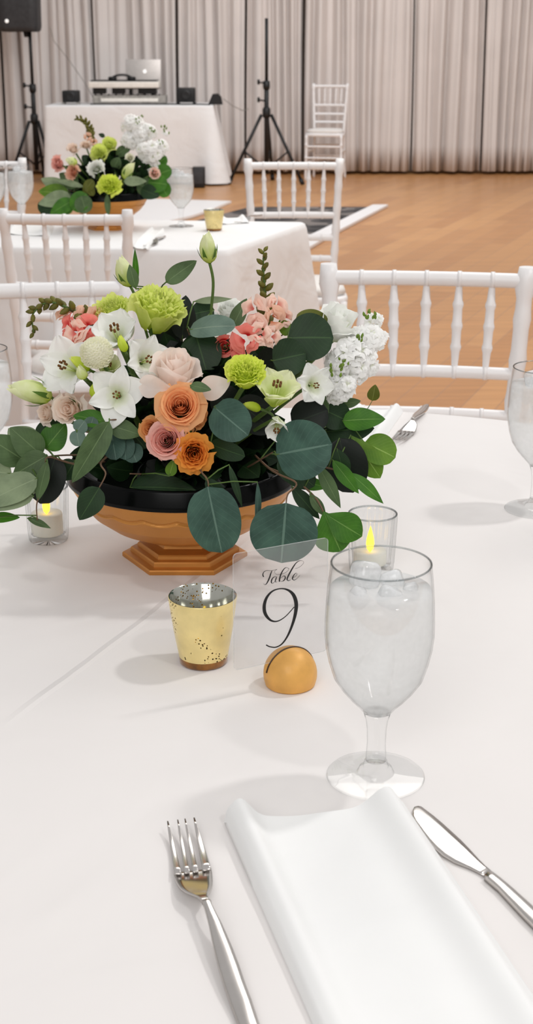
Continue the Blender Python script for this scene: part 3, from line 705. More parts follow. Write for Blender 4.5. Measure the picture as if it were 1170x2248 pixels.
LM = {
 'blue': leafmat('blue_green_leaf', (54, 84, 74), (108, 138, 124), blotch=(72, 106, 92)),
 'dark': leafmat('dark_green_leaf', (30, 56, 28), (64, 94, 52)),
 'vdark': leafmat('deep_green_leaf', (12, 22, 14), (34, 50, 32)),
 'green': leafmat('fresh_green_leaf', (54, 108, 24), (120, 162, 78), blotch=(74, 132, 28)),
 'bright': leafmat('yellow_green_leaf', (84, 128, 24), (150, 180, 90), blotch=(104, 142, 34)),
 'sage': leafmat('sage_leaf', (134, 152, 118), (160, 176, 140), blotch=(154, 170, 134), rough=.7),
 'grey': leafmat('grey_green_leaf', (104, 130, 118), (150, 168, 150), rough=.7, blotch=(122, 146, 132)),
 'olive': leafmat('olive_leaf', (92, 98, 26), (140, 144, 80)),
 'mid': leafmat('mid_green_leaf', (74, 98, 58), (118, 142, 96), blotch=(92, 118, 74)),
}
Y0 = 1.532
def fa(px, py, d, Yc=None): return at(px, py, (Yc or Y0)+d)

def make_bowl(c, name_lab):
    t = thing('pedestal_bowl', name_lab, 'bowl', c, 'gold pedestal flower bowls')
    prof = [(.030, .026), (.040, .028), (.062, .034), (.086, .045), (.106, .060), (.119, .076), (.127, .090), (.131, .098), (.132, .101), (.129, .102)]
    # interpolate the outline so the scalloped line can be pressed in
    pr = []
    for (a, b), (c2, d) in zip(prof[:-1], prof[1:]):
        for k in range(12): pr.append((a+(c2-a)*k/12, b+(d-b)*k/12))
    pr.append(prof[-1])
    def rf(r, z, a):
        zs = c.z+.083-.0045*abs(sin(a*10)); return r-.0022*math.exp(-((z-zs)/.0013)**2)+.0008*math.exp(-((z-zs+.003)/.0018)**2)
    MB().lathe([(r, z+c.z) for r, z in pr], (c.x, c.y, 0), 320, rf=rf).build('bowl_body', M_gold, t)
    MB().lathe([(r, z+c.z) for r, z in [(.1322, .0975), (.1335, .0995), (.1325, .103), (.1285, .117), (.1275, .1195), (.1255, .120), (.1235, .118), (.116, .098), (.100, .088), (.0005, .082)]], (c.x, c.y, 0), 96).build('liner', M_black, t)
    def hexr(R0, z0, z1, R1=None, ch_=.0015):
        R1 = R1 or R0; return [(R0, z0), (R0, z1-ch_), (R1-ch_, z1)]
    mb = MB(); rows = []
    st = [(.0005, 0), (.0735, 0), (.0735, .004), (.0722, .0055), (.064, .0065), (.0635, .0105), (.0622, .012), (.0555, .013), (.055, .0165), (.0535, .018), (.048, .0188), (.043, .022), (.041, .027), (.042, .031), (.0005, .031)]
    for r, z in st:
        row = []
        for k in range(6):
            for q in range(4):
                a0 = pi/3*k; a1_ = pi/3*(k+1); u = q/4
                row.append(c+Vector((r*((1-u)*cos(a0)+u*cos(a1_)), r*((1-u)*sin(a0)+u*sin(a1_)), z)))
        rows.append(row)
    mb.grid(rows, cu=True).build('hexagonal_foot', M_gold, t, auto=28)
    f = MB(); rows = []
    for i in range(9):
        a = pi/2*i/8; rows.append([])
        for k in range(40):
            b = 2*pi*k/40; rr = .100*cos(a)+.0003; nz = .01*noise.noise(Vector((cos(b)*3, sin(b)*3, i*.6)))
            rows[-1].append(c+Vector((rr*cos(b), rr*sin(b), .085+.07*sin(a)+nz)))
    f.grid(rows, cu=True); o = f.build('floral_foam', M_foam, None); tag(o, 'dark green floral foam inside '+name_lab.split(',')[0].replace('gold pedestal bowl', 'the gold pedestal bowl'), 'floral foam')
    return t
bc = on(405, 1226); bc = Vector((bc.x, Y0, .7602))
make_bowl(bc, 'gold pedestal bowl with hexagonal foot, holding the near flower arrangement')

# ---------------------------------------------------------------- botanical shapes
def frame(axis, roll=0):
    z = axis.normalized(); x = z.orthogonal().normalized(); y = z.cross(x)
    return Matrix((x, y, z)).transposed() @ Matrix.Rotation(roll, 3, 'Z')
def leaf_rows(base, tip, wd, nrm, shape='round', bend=.1, fold=.12, wave=.0, nu=9, nv=17, curl=0):
    d = tip-base; L = d.length; dn = d.normalized(); nrm = (nrm-dn*nrm.dot(dn)).normalized(); sd = dn.cross(nrm)
    rows = []
    for i in range(nv):
        v = i/(nv-1)
        if shape == 'round': wv = max(0, 1-(2*(v**.92)-1)**2)**.5
        elif shape == 'ovate': wv = max(0, sin(pi*v**.72))**.75
        elif shape == 'obovate': wv = max(0, sin(pi*v**1.35))**.75
        else: wv = max(0, sin(pi*v**.85))**.95
        if shape == 'round' and v > .9: pass
        row = []
        for j in range(nu):
            u = 2*j/(nu-1)-1
            h = bend*L*4*v*(1-v)*.5+fold*wd*.5*abs(u)*wv-curl*L*v*v*.5+wave*wd*sin(v*9+u*3)*u*u
            row.append(base+dn*(v*L)+sd*(u*wv*wd*.5)+nrm*h)
        rows.append(row)
    return rows
def stemcurve(a, b, sag=.3, n=10):
    mid = (a+b)/2+Vector((0, 0, (a-b).length*sag*.3)); return [a*(1-t_)**2+mid*2*t_*(1-t_)+b*t_*t_ for t_ in [k/n for k in range(n+1)]]
def wrapped(mb, o, M, phi, ha, r0, r1, hgt, flare, rng, nu=11, nv=9, tipdrop=.14, ruff=0, rf=8, pow_=.6):
    """one cupped petal wrapped round the flower's axis"""
    rows = []
    k1, k2 = rng.uniform(0, 6), rng.uniform(0, 6)
    for i in range(nv):
        v = i/(nv-1); row = []
        for j in range(nu):
            u = 2*j/(nu-1)-1
            a = phi+ha*u*(.35+.65*sin(min(1, v*1.25)*pi/2)); pt = math.exp(-(u/.35)**2)
            r = r0*(1-v)+r1*(v**pow_)+flare*v**4+(.04*r1)*sin(3*u+k1)*v
            r += flare*(.35*abs(u)**3+.25*pt)*v**3; z = hgt*v*(1-tipdrop*u*u*v+.05*pt*v)-flare*.75*v**7
            if ruff: z += ruff*sin(rf*u+k2)*v**3; r += ruff*.8*cos(rf*1.3*u+k1)*v**3
            row.append(o+M @ Vector((r*cos(a), r*sin(a), z)))
        rows.append(row)
    mb.grid(rows)
def rose_mesh(mb, o, M, Rm, seed, n=24, openness=.5, ruff=0, tall=1.05, outer=4):
    rng = random.Random(seed); phi = 0; Rm *= .92
    for i in range(n):
        k = i/(n-1); phi += 2.399+rng.uniform(-.3, .3)
        r1 = Rm*(.05+.66*k**.8)*rng.uniform(.96, 1.04); hgt = Rm*tall*(.98-.10*k**2)*rng.uniform(.96, 1.03); fl = Rm*(.03+openness*.28*max(0, k-.3)**1.2)
        ha = 1.5-.5*k; wrapped(mb, o, M, phi, ha, Rm*.05+r1*.35, r1, hgt, fl, rng, ruff=ruff*Rm*(.3+k), tipdrop=.08+.12*k, pow_=.5)
    for i in range(outer):
        phi += 2*pi/outer+rng.uniform(-.3, .3); wrapped(mb, o, M, phi, .8, Rm*.25, Rm*.72, Rm*tall*rng.uniform(.66, .84), Rm*(.10+openness*.34), rng, ruff=ruff*Rm+.02*Rm, tipdrop=.2, pow_=.5)
def cup_mesh(mb, o, M, Rm, seed, n=24, tall=1.4):
    rng = random.Random(seed); phi = 0
    for i in range(n):
        k = i/(n-1); phi += 2.399+rng.uniform(-.4, .4)
        wrapped(mb, o, M, phi, 1.0-.2*k, Rm*.12, Rm*(.05+.66*k**.75), Rm*tall*(1.05-.14*k*k), Rm*(.05+.14*k), rng, ruff=Rm*.075, rf=12, nu=17, tipdrop=.06, pow_=.45)
    for i in range(6):
        phi += 1.05+rng.uniform(-.2, .2); wrapped(mb, o, M, phi, .62, Rm*.2, Rm*(.74+.03*(i%2)), Rm*tall*rng.uniform(.7, .95), Rm*rng.uniform(.12, .34), rng, ruff=Rm*.05, rf=7, tipdrop=.22, pow_=.45)
def ruffled_mesh(mb, o, M, Rm, seed, n=30, tall=1.0):
    rng = random.Random(seed); phi = 0
    for i in range(n):
        k = i/(n-1); phi += 2.399+rng.uniform(-.4, .4)
        wrapped(mb, o, M, phi, .85-.2*k, Rm*.08, Rm*(.05+.82*k**.8), Rm*tall*(1.05-.5*k**1.8), Rm*.22*k, rng, ruff=Rm*.085, rf=11, nu=15, tipdrop=.12)
def pom_mesh(mb, o, M, Rm, seed, n=150):
    mb.lathe([(max(.0003, Rm*.78*sin(pi*q/10)), -Rm*.78*cos(pi*q/10)) for q in range(11)], o, 20, M=M)
    rng = random.Random(seed)
    for i in range(n):
        k = (i+.5)/n; th = math.acos(1-1.45*k); ph = i*2.399
        d = Vector((sin(th)*cos(ph), sin(th)*sin(ph), cos(th))); up_ = (Vector((0, 0, 1))-d*cos(th)); b = d*Rm*.76-up_*Rm*.05; tp = d*Rm*rng.uniform(.93, 1.03)+up_*Rm*.16
        mb.grid([[o+M @ p for p in r] for r in leaf_rows(b, tp, Rm*.25, d, 'obovate', .25, .25, nu=5, nv=5)])
def sepals(mb, o, M, r, L, n=5, spread=.5):
    for k in range(n):
        a = 2*pi*k/n; d = Vector((cos(a)*spread, sin(a)*spread, 1)).normalized()
        mb.grid([[o+M @ p for p in rr] for rr in leaf_rows(Vector((cos(a)*r*.2, sin(a)*r*.2, -r*.1)), d*L, r*.5, Vector((cos(a), sin(a), 0)), 'lance', .2, .1, nu=5, nv=8)])
FACE0 = (0, 1, .6)
def fdir(f): return (RT*f[0]-Vector((0, 1, 0))*f[1]+Vector((0, 0, 1))*f[2]).normalized()
NEARC = bc+Vector((0, 0, .10))
def bloom(kind, px, py, wpx, d, face, col, label, cat='flower', name=None, seed=None, group=None, Yc=None, root=None, stem_to=True, **kw):
    p = fa(px, py, d, Yc); k = m_px(p); Rm = wpx*k/2; A = fdir(face); M = frame(A, R.uniform(0, 6)); seed = seed if seed is not None else int(px*7+py)
    names = {'rose': 'rose', 'ruffled': 'carnation', 'pom': 'chrysanthemum', 'lisi': 'lisianthus', 'cup': 'lisianthus'}
    hgt = Rm*{'rose': .62, 'ruffled': .55, 'pom': .0, 'lisi': .6, 'cup': .8}[kind]; o = p-A*hgt
    root = root or NEARC
    t = thing(name or names[kind], label, cat, o, group or 'flowers in the near arrangement' if Yc is None else group or 'flowers in the far arrangement')
    mb = MB()
    if kind == 'rose': rose_mesh(mb, o, M, Rm, seed, **kw)
    elif kind == 'lisi': rose_mesh(mb, o, M, Rm, seed, n=kw.get('n', 15), openness=kw.get('openness', .5), ruff=.045, tall=kw.get('tall', 1.1), outer=2)
    elif kind == 'cup': cup_mesh(mb, o, M, Rm, seed, **kw)
    elif kind == 'ruffled': ruffled_mesh(mb, o, M, Rm, seed, **kw)
    elif kind == 'pom': pom_mesh(mb, o, M, Rm, seed, **kw)
    mb.build('blossom', M_pet[col], t)
    sm = MB(); sepals(sm, o, M, Rm*.7, Rm*.75, spread=.9 if kind != 'pom' else .4); sm.build('sepals', M_sepal, t)
    MB().tube(stemcurve(o-A*Rm*.02, root+Vector(((o.x-root.x)*.25, (o.y-root.y)*.25, 0))), Rm*.09+.0008).build('stem', M_stem, t)
    return t
def lily(px, py, wpx, d, face, col, label, seed=1, cone=.75, roll=0, throat=True, anth=None):
    p = fa(px, py, d); k = m_px(p); L = wpx*k/2*1.12; A = fdir(face); M = frame(A, roll); o = p-A*L*.45
    rng = random.Random(seed); t = thing('alstroemeria', label, 'flower', o, 'flowers in the near arrangement')
    for i in range(6):
        a = 2*pi*i/6+rng.uniform(-.12, .12); inner = i % 2; wd = L*(.66 if inner else .92); c_ = cone*rng.uniform(.9, 1.1)
        e1 = Vector((cos(a), sin(a), 0)); rows = []
        for ii in range(14):
            v = ii/13; wv = max(0, sin(pi*min(1, .04+.96*v**1.25)))**.62 if v < .999 else .12
            rad = L*(.06+c_*(v**1.5)*1.05); z = L*(1.0*v-.42*c_*v**3)
            side = Vector((-sin(a), cos(a), 0)); rows.append([])
            for j in range(9):
                u = 2*j/8-1; q = e1*(rad-.10*L*u*u*wv)+side*(u*wd*.5*wv)+Vector((0, 0, z+.14*L*u*u*wv*(1-.8*v)+L*.045*v*v*sin(u*8+i*2+seed)))
                rows[-1].append(o+M @ q)
        mb = MB().grid(rows); mb.build('petal', M_pet[col], t)
    st = MB()
    for i in range(6):
        a = 2*pi*i/6+.4; q = [o+M @ Vector((cos(a)*L*.10*s_, sin(a)*L*.10*s_, L*.75*s_)) for s_ in (0, .4, .7, 1)]
        st.m = 0; st.tube(q, L*.012, 5); st.m = 1; st.tube([q[-1]-M @ Vector((0, 0, L*.04)), q[-1]+M @ Vector((0, 0, L*.05))], L*.035, 6)
    st.build('stamens', [M_pet['limepale'], M_anther], t)
    MB().tube(stemcurve(o, NEARC+Vector(((o.x-NEARC.x)*.25, 0, 0))), L*.05+.0006).build('stem', M_stem, t)
    return t
def bud(base, tip, wpx, d, col, label, stem_px=None, name='lisianthus_bud', Yc=None, sep=True, group=None, dt=None):
    b = fa(*base, d, Yc); tp = fa(*tip, d if dt is None else dt, Yc); ax = tp-b; L = ax.length; M = frame(ax, 1.0); w_ = wpx*m_px(b)/2
    t = thing(name, label, 'flower bud', b, group or ('flowers in the near arrangement' if Yc is None else 'flowers in the far arrangement'))
    mb = MB(); rng = random.Random(int(base[0]*3+base[1]))
    pr = [(0, .25), (.06, .6), (.18, .88), (.35, 1), (.55, .95), (.72, .78), (.86, .55), (.95, .3), (1, .06)]
    rows = []
    for v, r in pr:
        rows.append([b+M @ Vector(((r*w_*(1+.10*sin(3*a_+5*v)))*cos(a_), (r*w_*(1+.10*sin(3*a_+5*v)))*sin(a_), v*L)) for a_ in [2*pi*k/24 for k in range(24)]])
    mb.grid(rows, cu=True)
    for i in range(4): wrapped(mb, b, M, i*1.7, 1.0, w_*.3, w_*(.92+.05*i), L*(.80+.05*i), -w_*.55, rng, tipdrop=.2, pow_=.35)
    mb.build('petals', M_pet[col], t)
    if sep:
        sm = MB(); sepals(sm, b, M, w_*1.0, L*.72, 5, .75*w_/L*1.9+.22); sm.build('sepals', M_sepal, t)
    if stem_px:
        pts = [b]+[fa(x_, y_, dd, Yc) for x_, y_, dd in stem_px]; P = []
        for i in range(len(pts)-1):
            for k in range(6):
                u = k/6; p0, p1, p2, p3 = pts[max(i-1, 0)], pts[i], pts[i+1], pts[min(i+2, len(pts)-1)]
                P.append(.5*((2*p1)+(p2-p0)*u+(2*p0-5*p1+4*p2-p3)*u*u+(3*p1-p0-3*p2+p3)*u**3))
        P.append(pts[-1]); MB().tube(P, .0016).build('stem', M_stem, t)
    return t
def curve_px(pts, n=6, Yc=None):
    pts = [fa(a, b_, c_, Yc) for a, b_, c_ in pts]; P = []
    for i in range(len(pts)-1):
        p0, p1, p2, p3 = pts[max(i-1, 0)], pts[i], pts[i+1], pts[min(i+2, len(pts)-1)]
        for k in range(n):
            u = k/n; P.append(.5*((2*p1)+(p2-p0)*u+(2*p0-5*p1+4*p2-p3)*u*u+(3*p1-p0-3*p2+p3)*u**3))
    P.append(pts[-1]); return P
def snapdragon(path, label, blooms, nb_=22, wtip=5, wbase=11, Yc=None, bcol='snap'):
    P = curve_px(path, 8, Yc); k = m_px(P[0]); t = thing('snapdragon', label, 'flower', P[-1], 'flowers in the near arrangement' if Yc is None else 'flowers in the far arrangement')
    MB().tube(P, lambda v: .0008+.0012*v).build('stem', M_stem, t); mb = MB()
    for i in range(nb_):
        v = (i/nb_)**.9*.8; j = v*(len(P)-1); a = P[int(j)].lerp(P[min(int(j)+1, len(P)-1)], j-int(j)); tn = (P[0]-P[-1]).normalized()
        if int(j)+1 < len(P): tn = (P[int(j)]-P[int(j)+1]).normalized()
        ang = i*2.2; M = frame(tn); od = M @ Vector((cos(ang), sin(ang), .9)); od.normalize(); s_ = (wtip+(wbase-wtip)*v/.8)*k
        mb.lathe([(.0003, 0), (s_*.35, s_*.3), (s_*.5, s_*.8), (s_*.4, s_*1.3), (s_*.15, s_*1.7), (.0002, s_*1.8)], a, 8, M=frame(od))
    mb.build('buds', M_budo, t)
    for (bx, by, bw, bd, face, col) in blooms:
        p = fa(bx, by, bd, Yc); Rm = bw*m_px(p)/2; A = fdir(face); M = frame(A, bx); o = p-A*Rm*.5; fb = MB(); rng = random.Random(int(bx))
        for q in range(7): wrapped(fb, o, M, q*2.1, .9, Rm*.25, Rm*(.35+.09*q), Rm*(1.1-.06*q), Rm*.35, rng, ruff=Rm*.07, rf=5, tipdrop=.3)
        fb.build('bloom', M_pet[col], t)
    return t
def stock(clusters, label, Yc=None, name='stock_flower', spikes=(), seed=3, dens=1.0):
    rng = random.Random(seed); c0 = clusters[0]; b = fa(c0[0], c0[1], c0[3], Yc)
    t = thing(name, label, 'flower', b, 'flowers in the near arrangement' if Yc is None else 'flowers in the far arrangement')
    mb = MB()
    for (cx, cy, rp, dd, nfl) in clusters:
        c = fa(cx, cy, dd, Yc); k = m_px(c)
        for i in range(int(nfl*dens)):
            th = math.acos(1-2*rng.random()); ph = rng.uniform(0, 2*pi); dr = Vector((sin(th)*cos(ph), -abs(sin(th)*sin(ph)), cos(th)))
            o = c+dr*rp*k*rng.uniform(.55, 1.02); Rm = rp*k*rng.uniform(.36, .52)*(1 if nfl > 8 else 1.15); M = frame((dr+Vector((0, -.5, .2))).normalized(), ph)
            for q in range(7): wrapped(mb, o-dr*Rm*.4, M, q*2.4, .7, Rm*.1, Rm*(.25+.1*q), Rm*(.8-.05*q), Rm*.4, rng, ruff=Rm*.10, rf=6, nu=7, nv=6, tipdrop=.2)
    mb.build('florets', M_pet['stock'], t)
    gb = MB()
    for (sx_, sy_, n_, rp, dd) in spikes:
        c = fa(sx_, sy_, dd, Yc); k = m_px(c)
        for i in range(n_):
            o = c+Vector((rng.uniform(-1, 1)*rp*k, rng.uniform(-1, .2)*rp*k, rng.uniform(-1.2, 1.2)*rp*k)); s_ = rp*k*.5
            gb.lathe([(.0002, 0), (s_*.4, s_*.4), (s_*.45, s_), (s_*.2, s_*1.6), (.0002, s_*1.8)], o, 8, M=frame(Vector((rng.uniform(-.6, .6), -.3, 1)).normalized()))
    if spikes: gb.build('green_buds', M_budg, t)
    return t
def branch(label, stem_px, leaves, Yc=None, name='eucalyptus_branch', cat='foliage', group=None, woody=True, r=.0013):
    P = curve_px(stem_px, 6, Yc); t = thing(name, label, cat, P[0], group or ('foliage in the near arrangement' if Yc is None else 'foliage in the far arrangement'))
    MB().tube(P, lambda v: r*(1-.5*v)).build('stem', M_woody if woody else M_stem, t)
    for (bx, by, tx, ty, wpx, d0, d1, col, shp, *ex) in leaves:
        a, b = fa(bx, by, d0, Yc), fa(tx, ty, d1, Yc); tilt = ex[0] if ex else (0, .3); bend = ex[1] if len(ex) > 1 else .08; fold = ex[2] if len(ex) > 2 else .1
        nr = Vector((tilt[0], -1, tilt[1])); rows = leaf_rows(a, b, wpx*m_px(a), nr, shp, bend, fold, wave=.015)
        mb = MB().grid(rows); mb.m = 0
        lf = mb.build('leaf', LM[col], t)
        q = min(P, key=lambda z_: (z_-a).length)
        if (q-a).length > .002:
            MB().tube([q, (q+a)/2+Vector((0, 0, .002)), a, a.lerp(b, .15)], .0008, 6).build('leaf_stalk', M_stem, t)
    return t
# ================================================================ NEAR ARRANGEMENT
bloom('cup', 345, 684, 124, -.03, (.3, .35, 1), 'lime', 'large ruffled lime green lisianthus at the top of the near arrangement', tall=1.5, n=30)
bloom('cup', 248, 680, 84, .0, (-.2, .5, .9), 'lime', 'lime green lisianthus half hidden left of the large lime one', tall=1.3)
bloom('cup', 541, 818, 92, -.11, (.1, .6, .9), 'limebright', 'lime green ruffled lisianthus right of the blush rose', tall=1.35, n=26)
bloom('pom', 212, 776, 76, -.095, (-.1, .6, .8), 'cream', 'cream pom chrysanthemum left of the open white alstroemerias', n=260)
bloom('rose', 386, 828, 128, -.085, (.12, .42, 1), 'blush', 'large blush rose above the apricot roses', openness=.4, n=12, tall=1.75, outer=4)
bloom('rose', 396, 890, 108, -.125, (.05, 1, .55), 'orange', 'apricot rose fully open, directly below the blush rose', openness=.85, n=30)
bloom('rose', 330, 942, 62, -.12, (-.3, 1, .35), 'brownorange', 'small tan apricot rose, leftmost of the four clustered roses', openness=.6, n=18)
bloom('rose', 364, 966, 92, -.135, (-.05, 1, .35), 'pink', 'dusty pink rose with a tight swirled centre over the black bowl rim', openness=.55, n=26, outer=5)
bloom('rose', 426, 997, 86, -.14, (.1, 1, .15), 'deeporange', 'deep apricot rose, lowest bloom hanging over the bowl rim', openness=.9, n=22, ruff=.06)
bloom('rose', 437, 920, 62, -.11, (.8, .6, -.2), 'brownorange', 'tan apricot rose seen from the side behind the open apricot rose', openness=.7, n=9)
bloom('lisi', 150, 898, 92, -.07, (-.35, 1, .3), 'palepink', 'pale peach ruffled rose at the left of the arrangement', name='rose', tall=1.0, openness=.6)
bloom('lisi', 102, 905, 62, -.04, (-.7, .8, .3), 'palepink', 'pale peach rose at the far left, half behind its larger neighbour', name='rose', openness=.7)
bloom('lisi', 742, 712, 122, .0, (.2, .45, .9), 'white', 'white lisianthus at the right with tall petals before the white chair', tall=1.4, openness=.3, n=8)
bloom('lisi', 502, 678, 74, .05, (0, .6, .9), 'white', 'white lisianthus behind the grey green leaf near the back', openness=.5)
bloom('rose', 492, 760, 54, -.03, (-.1, 1, .2), 'coral', 'small coral red bloom deep between leaves left of the snapdragon', name='coral_bloom', n=8)
lily(256, 734, 156, -.05, (-.1, .75, .75), 'white', 'white alstroemeria standing upright above the cream chrysanthemum', seed=4, cone=.5, roll=.3)
lily(320, 792, 128, -.07, (.45, .85, .35), 'white', 'white alstroemeria facing right beside the blush rose', seed=7, cone=.7, roll=.6)
lily(152, 808, 150, -.05, (-.45, .8, .45), 'white', 'white alstroemeria opening to the left of the arrangement', seed=11, cone=.75, roll=.1)
lily(258, 868, 128, -.10, (.0, 1, .30), 'white', 'white alstroemeria facing the camera with star shaped petals', seed=2, cone=.85, roll=.5)
lily(238, 812, 104, -.07, (.1, .6, .9), 'limepale', 'half hidden pale green alstroemeria between the cream chrysanthemum and star shaped one', seed=21, cone=.4, roll=.2)
lily(606, 862, 150, -.11, (.1, .5, 1), 'limepale', 'pale green trumpet alstroemeria beside the lime carnation', seed=9, cone=.55, roll=.2)
lily(608, 934, 104, -.125, (-.05, 1, -.45), 'white', 'small white alstroemeria hanging below the pale green trumpet', seed=13, cone=.4, roll=.9)
lily(688, 846, 96, -.06, (.35, .9, .2), 'white', 'white alstroemeria with brown anthers under the round leaves at right', seed=15, cone=.8)
bud((460, 577), (452, 514), 36, .0, 'limepale', 'tall pale lime lisianthus bud standing above everything on a long stem', [(468, 620, .0), (463, 690, .0), (455, 800, .0)])
bud((286, 628), (262, 568), 40, .0, 'limepale', 'pale lisianthus bud at upper left with pointed green sepals', [(300, 660, .0), (330, 760, .0)])
bud((112, 872), (24, 846), 48, -.05, 'limepale', 'lime and cream lisianthus bud pointing left over the leaves', [(150, 900, -.03), (220, 960, 0)], dt=-.07)
bud((196, 812), (158, 784), 26, -.09, 'limebright', 'closed green alstroemeria bud between two white alstroemerias', [(225, 830, -.06), (260, 880, -.03)], name='alstroemeria_bud', sep=False)
bud((205, 872), (216, 838), 26, -.095, 'limebright', 'small plump green bud above the pale peach rose', [(230, 890, -.06), (260, 920, -.03)], name='alstroemeria_bud', sep=False)
bud((572, 898), (536, 886), 20, -.11, 'limebright', 'small green bud left of the hanging white alstroemeria', [(600, 915, -.08), (600, 960, -.03)], name='alstroemeria_bud', sep=False)
bud((275, 772), (262, 738), 20, -.09, 'limebright', 'slim green bud in front of the upright white alstroemeria', [(290, 800, -.06), (310, 850, -.03)], name='alstroemeria_bud', sep=False)
bud((186, 832), (172, 806), 24, -.1, 'limepale', 'pale green bud beside the cream chrysanthemum', [(215, 850, -.06), (260, 890, -.03)], name='alstroemeria_bud', sep=False)
snapdragon([(74, 730, .0), (72, 690, .0), (105, 664, .0), (150, 676, .0), (210, 705, .01), (270, 760, .02), (320, 860, .0)], 'coral snapdragon arching left with an olive budded tip',
           [(178, 735, 62, -.02, (-.3, 1, .2), 'coral'), (150, 716, 48, -.01, (-.8, .6, .3), 'coral'), (190, 690, 44, .0, (.2, .7, .8), 'peach'), (140, 688, 34, .01, (-.4, .6, .8), 'peach'), (205, 752, 40, -.02, (.1, 1, 0), 'coral'), (165, 728, 50, -.035, (-.6, 1, .5), 'snap'), (192, 716, 46, -.03, (.3, 1, .5), 'coral'), (180, 758, 44, -.035, (-.2, 1, -.1), 'coral'), (212, 690, 34, -.01, (.4, .8, .6), 'peach')], nb_=28, wtip=9, wbase=18)
snapdragon([(579, 552, .0), (578, 590, .0), (582, 640, .0), (583, 690, .0), (575, 760, .0), (540, 860, .0)], 'pink snapdragon with a tall olive budded spike beside the lime bud',
           [(556, 678, 52, -.03, (-.5, .8, .4), 'snap'), (608, 672, 46, -.02, (.5, .8, .5), 'snap'), (562, 712, 40, -.04, (-.2, 1, .1), 'snap'), (600, 700, 50, -.03, (.5, 1, .1), 'peach'), (628, 698, 36, -.01, (.8, .7, .3), 'snap'),
            (540, 745, 58, -.06, (-.3, 1, .2), 'coral'), (572, 732, 44, -.06, (.2, 1, .4), 'snap'), (597, 738, 40, -.05, (.6, .9, .2), 'snap'), (522, 768, 36, -.05, (-.5, 1, 0), 'coral')], nb_=24, wtip=9, wbase=20)
stock([(798, 752, 44, .0, 16), (768, 800, 50, -.02, 20), (820, 702, 20, .02, 8), (745, 850, 40, -.03, 13), (832, 742, 24, .02, 8), (800, 790, 36, -.01, 10)], 'white stock flower spilling right beside the chair back', spikes=[(812, 686, 8, 14, .0), (786, 738, 6, 12, -.03), (735, 812, 8, 14, -.06), (755, 795, 5, 10, -.06)], seed=5)
stock([(780, 915, 26, .0, 5), (748, 965, 24, .02, 4)], 'small cluster of white stock petals low at right between dark leaves', seed=8)

# foliage: px list of leaves = base, tip, width, depth at base / tip, colour, outline, tilt, bend, fold
N_ = (0, .25)
branch('dark oval leaved branch rising behind the large lime lisianthus', [(455, 900, .0), (400, 750, .02), (350, 640, .03)], [
  (364, 620, 432, 572, 40, .02, .03, 'mid', 'ovate', (.2, .5)), (286, 666, 365, 634, 40, .02, .03, 'dark', 'ovate', (0, .6)), (400, 745, 408, 648, 56, .01, .03, 'vdark', 'ovate'), (385, 765, 345, 700, 60, .02, .03, 'vdark', 'round'),
  (300, 628, 296, 545, 14, .02, .02, 'green', 'lance'), (298, 634, 284, 580, 26, -.022, -.018, 'mid', 'lance')])
branch('grey green silver dollar branch with a pale disc leaf at centre top', [(500, 960, .0), (440, 800, .0), (410, 720, -.01)], [
  (416, 724, 518, 716, 60, -.03, -.05, 'grey', 'round', (0, 1.0)), (425, 662, 510, 656, 16, .02, .02, 'sage', 'lance'), (430, 735, 455, 820, 92, -.02, -.04, 'dark', 'round'), (470, 680, 420, 690, 50, .03, .02, 'dark', 'round'),
  (510, 718, 542, 655, 34, .0, .01, 'mid', 'ovate'), (480, 740, 500, 840, 78, .01, -.01, 'vdark', 'round'), (462, 735, 432, 770, 50, -.01, -.01, 'vdark', 'round')])
branch('silver dollar branch with large round leaves at upper right', [(560, 960, .0), (600, 860, -.01), (590, 770, .0), (640, 720, .0)], [
  (632, 742, 732, 742, 108, -.03, -.03, 'dark', 'round', (0, .5)), (648, 704, 722, 706, 52, -.01, .0, 'olive', 'round', (0, .6)), (598, 792, 672, 776, 84, -.05, -.05, 'dark', 'round', (0, .3)), (612, 724, 640, 712, 38, -.01, -.01, 'bright', 'ovate'),
  (585, 830, 628, 770, 90, -.02, -.02, 'vdark', 'round'), (588, 785, 560, 720, 40, .0, .0, 'dark', 'ovate')])
branch('dusky blue green branch with three round leaves at centre front', [(520, 1010, -.02), (500, 950, -.05), (480, 895, -.08)], [
  (470, 893, 545, 956, 92, -.115, -.14, 'blue', 'round', (0, .2)), (462, 975, 538, 1002, 44, -.12, -.14, 'dark', 'round', (0, .1)), (520, 880, 600, 945, 80, -.06, -.08, 'vdark', 'round')])
branch('blue green branch with one very large round leaf at right front', [(520, 1040, -.05), (570, 1010, -.09), (600, 992, -.12)], [
  (606, 998, 729, 975, 132, -.13, -.15, 'blue', 'round', (0, .3)), (612, 1005, 690, 1068, 60, -.11, -.11, 'dark', 'round'), (640, 930, 720, 900, 80, -.05, -.05, 'vdark', 'round')])
branch('hanging twig with a big oval leaf in front of the bowl', [(450, 1000, -.10), (440, 1030, -.14), (455, 1052, -.155), (458, 1072, -.157)], [
  (456, 1068, 487, 1214, 118, -.158, -.165, 'blue', 'round', (0, .05), .04), (452, 1052, 512, 1120, 34, -.15, -.15, 'dark', 'ovate', (.3, 0)), (503, 1020, 532, 1115, 17, -.15, -.155, 'dark', 'lance'), (565, 1058, 560, 1170, 20, -.155, -.16, 'blue', 'lance', (1.0, .1))])
branch('hanging twig with a broad round leaf behind the table number', [(560, 1000, -.06), (600, 1035, -.12), (650, 1060, -.15), (632, 1085, -.16), (628, 1106, -.162)], [
  (628, 1104, 617, 1236, 150, -.163, -.168, 'blue', 'round', (0, .05), .03)])
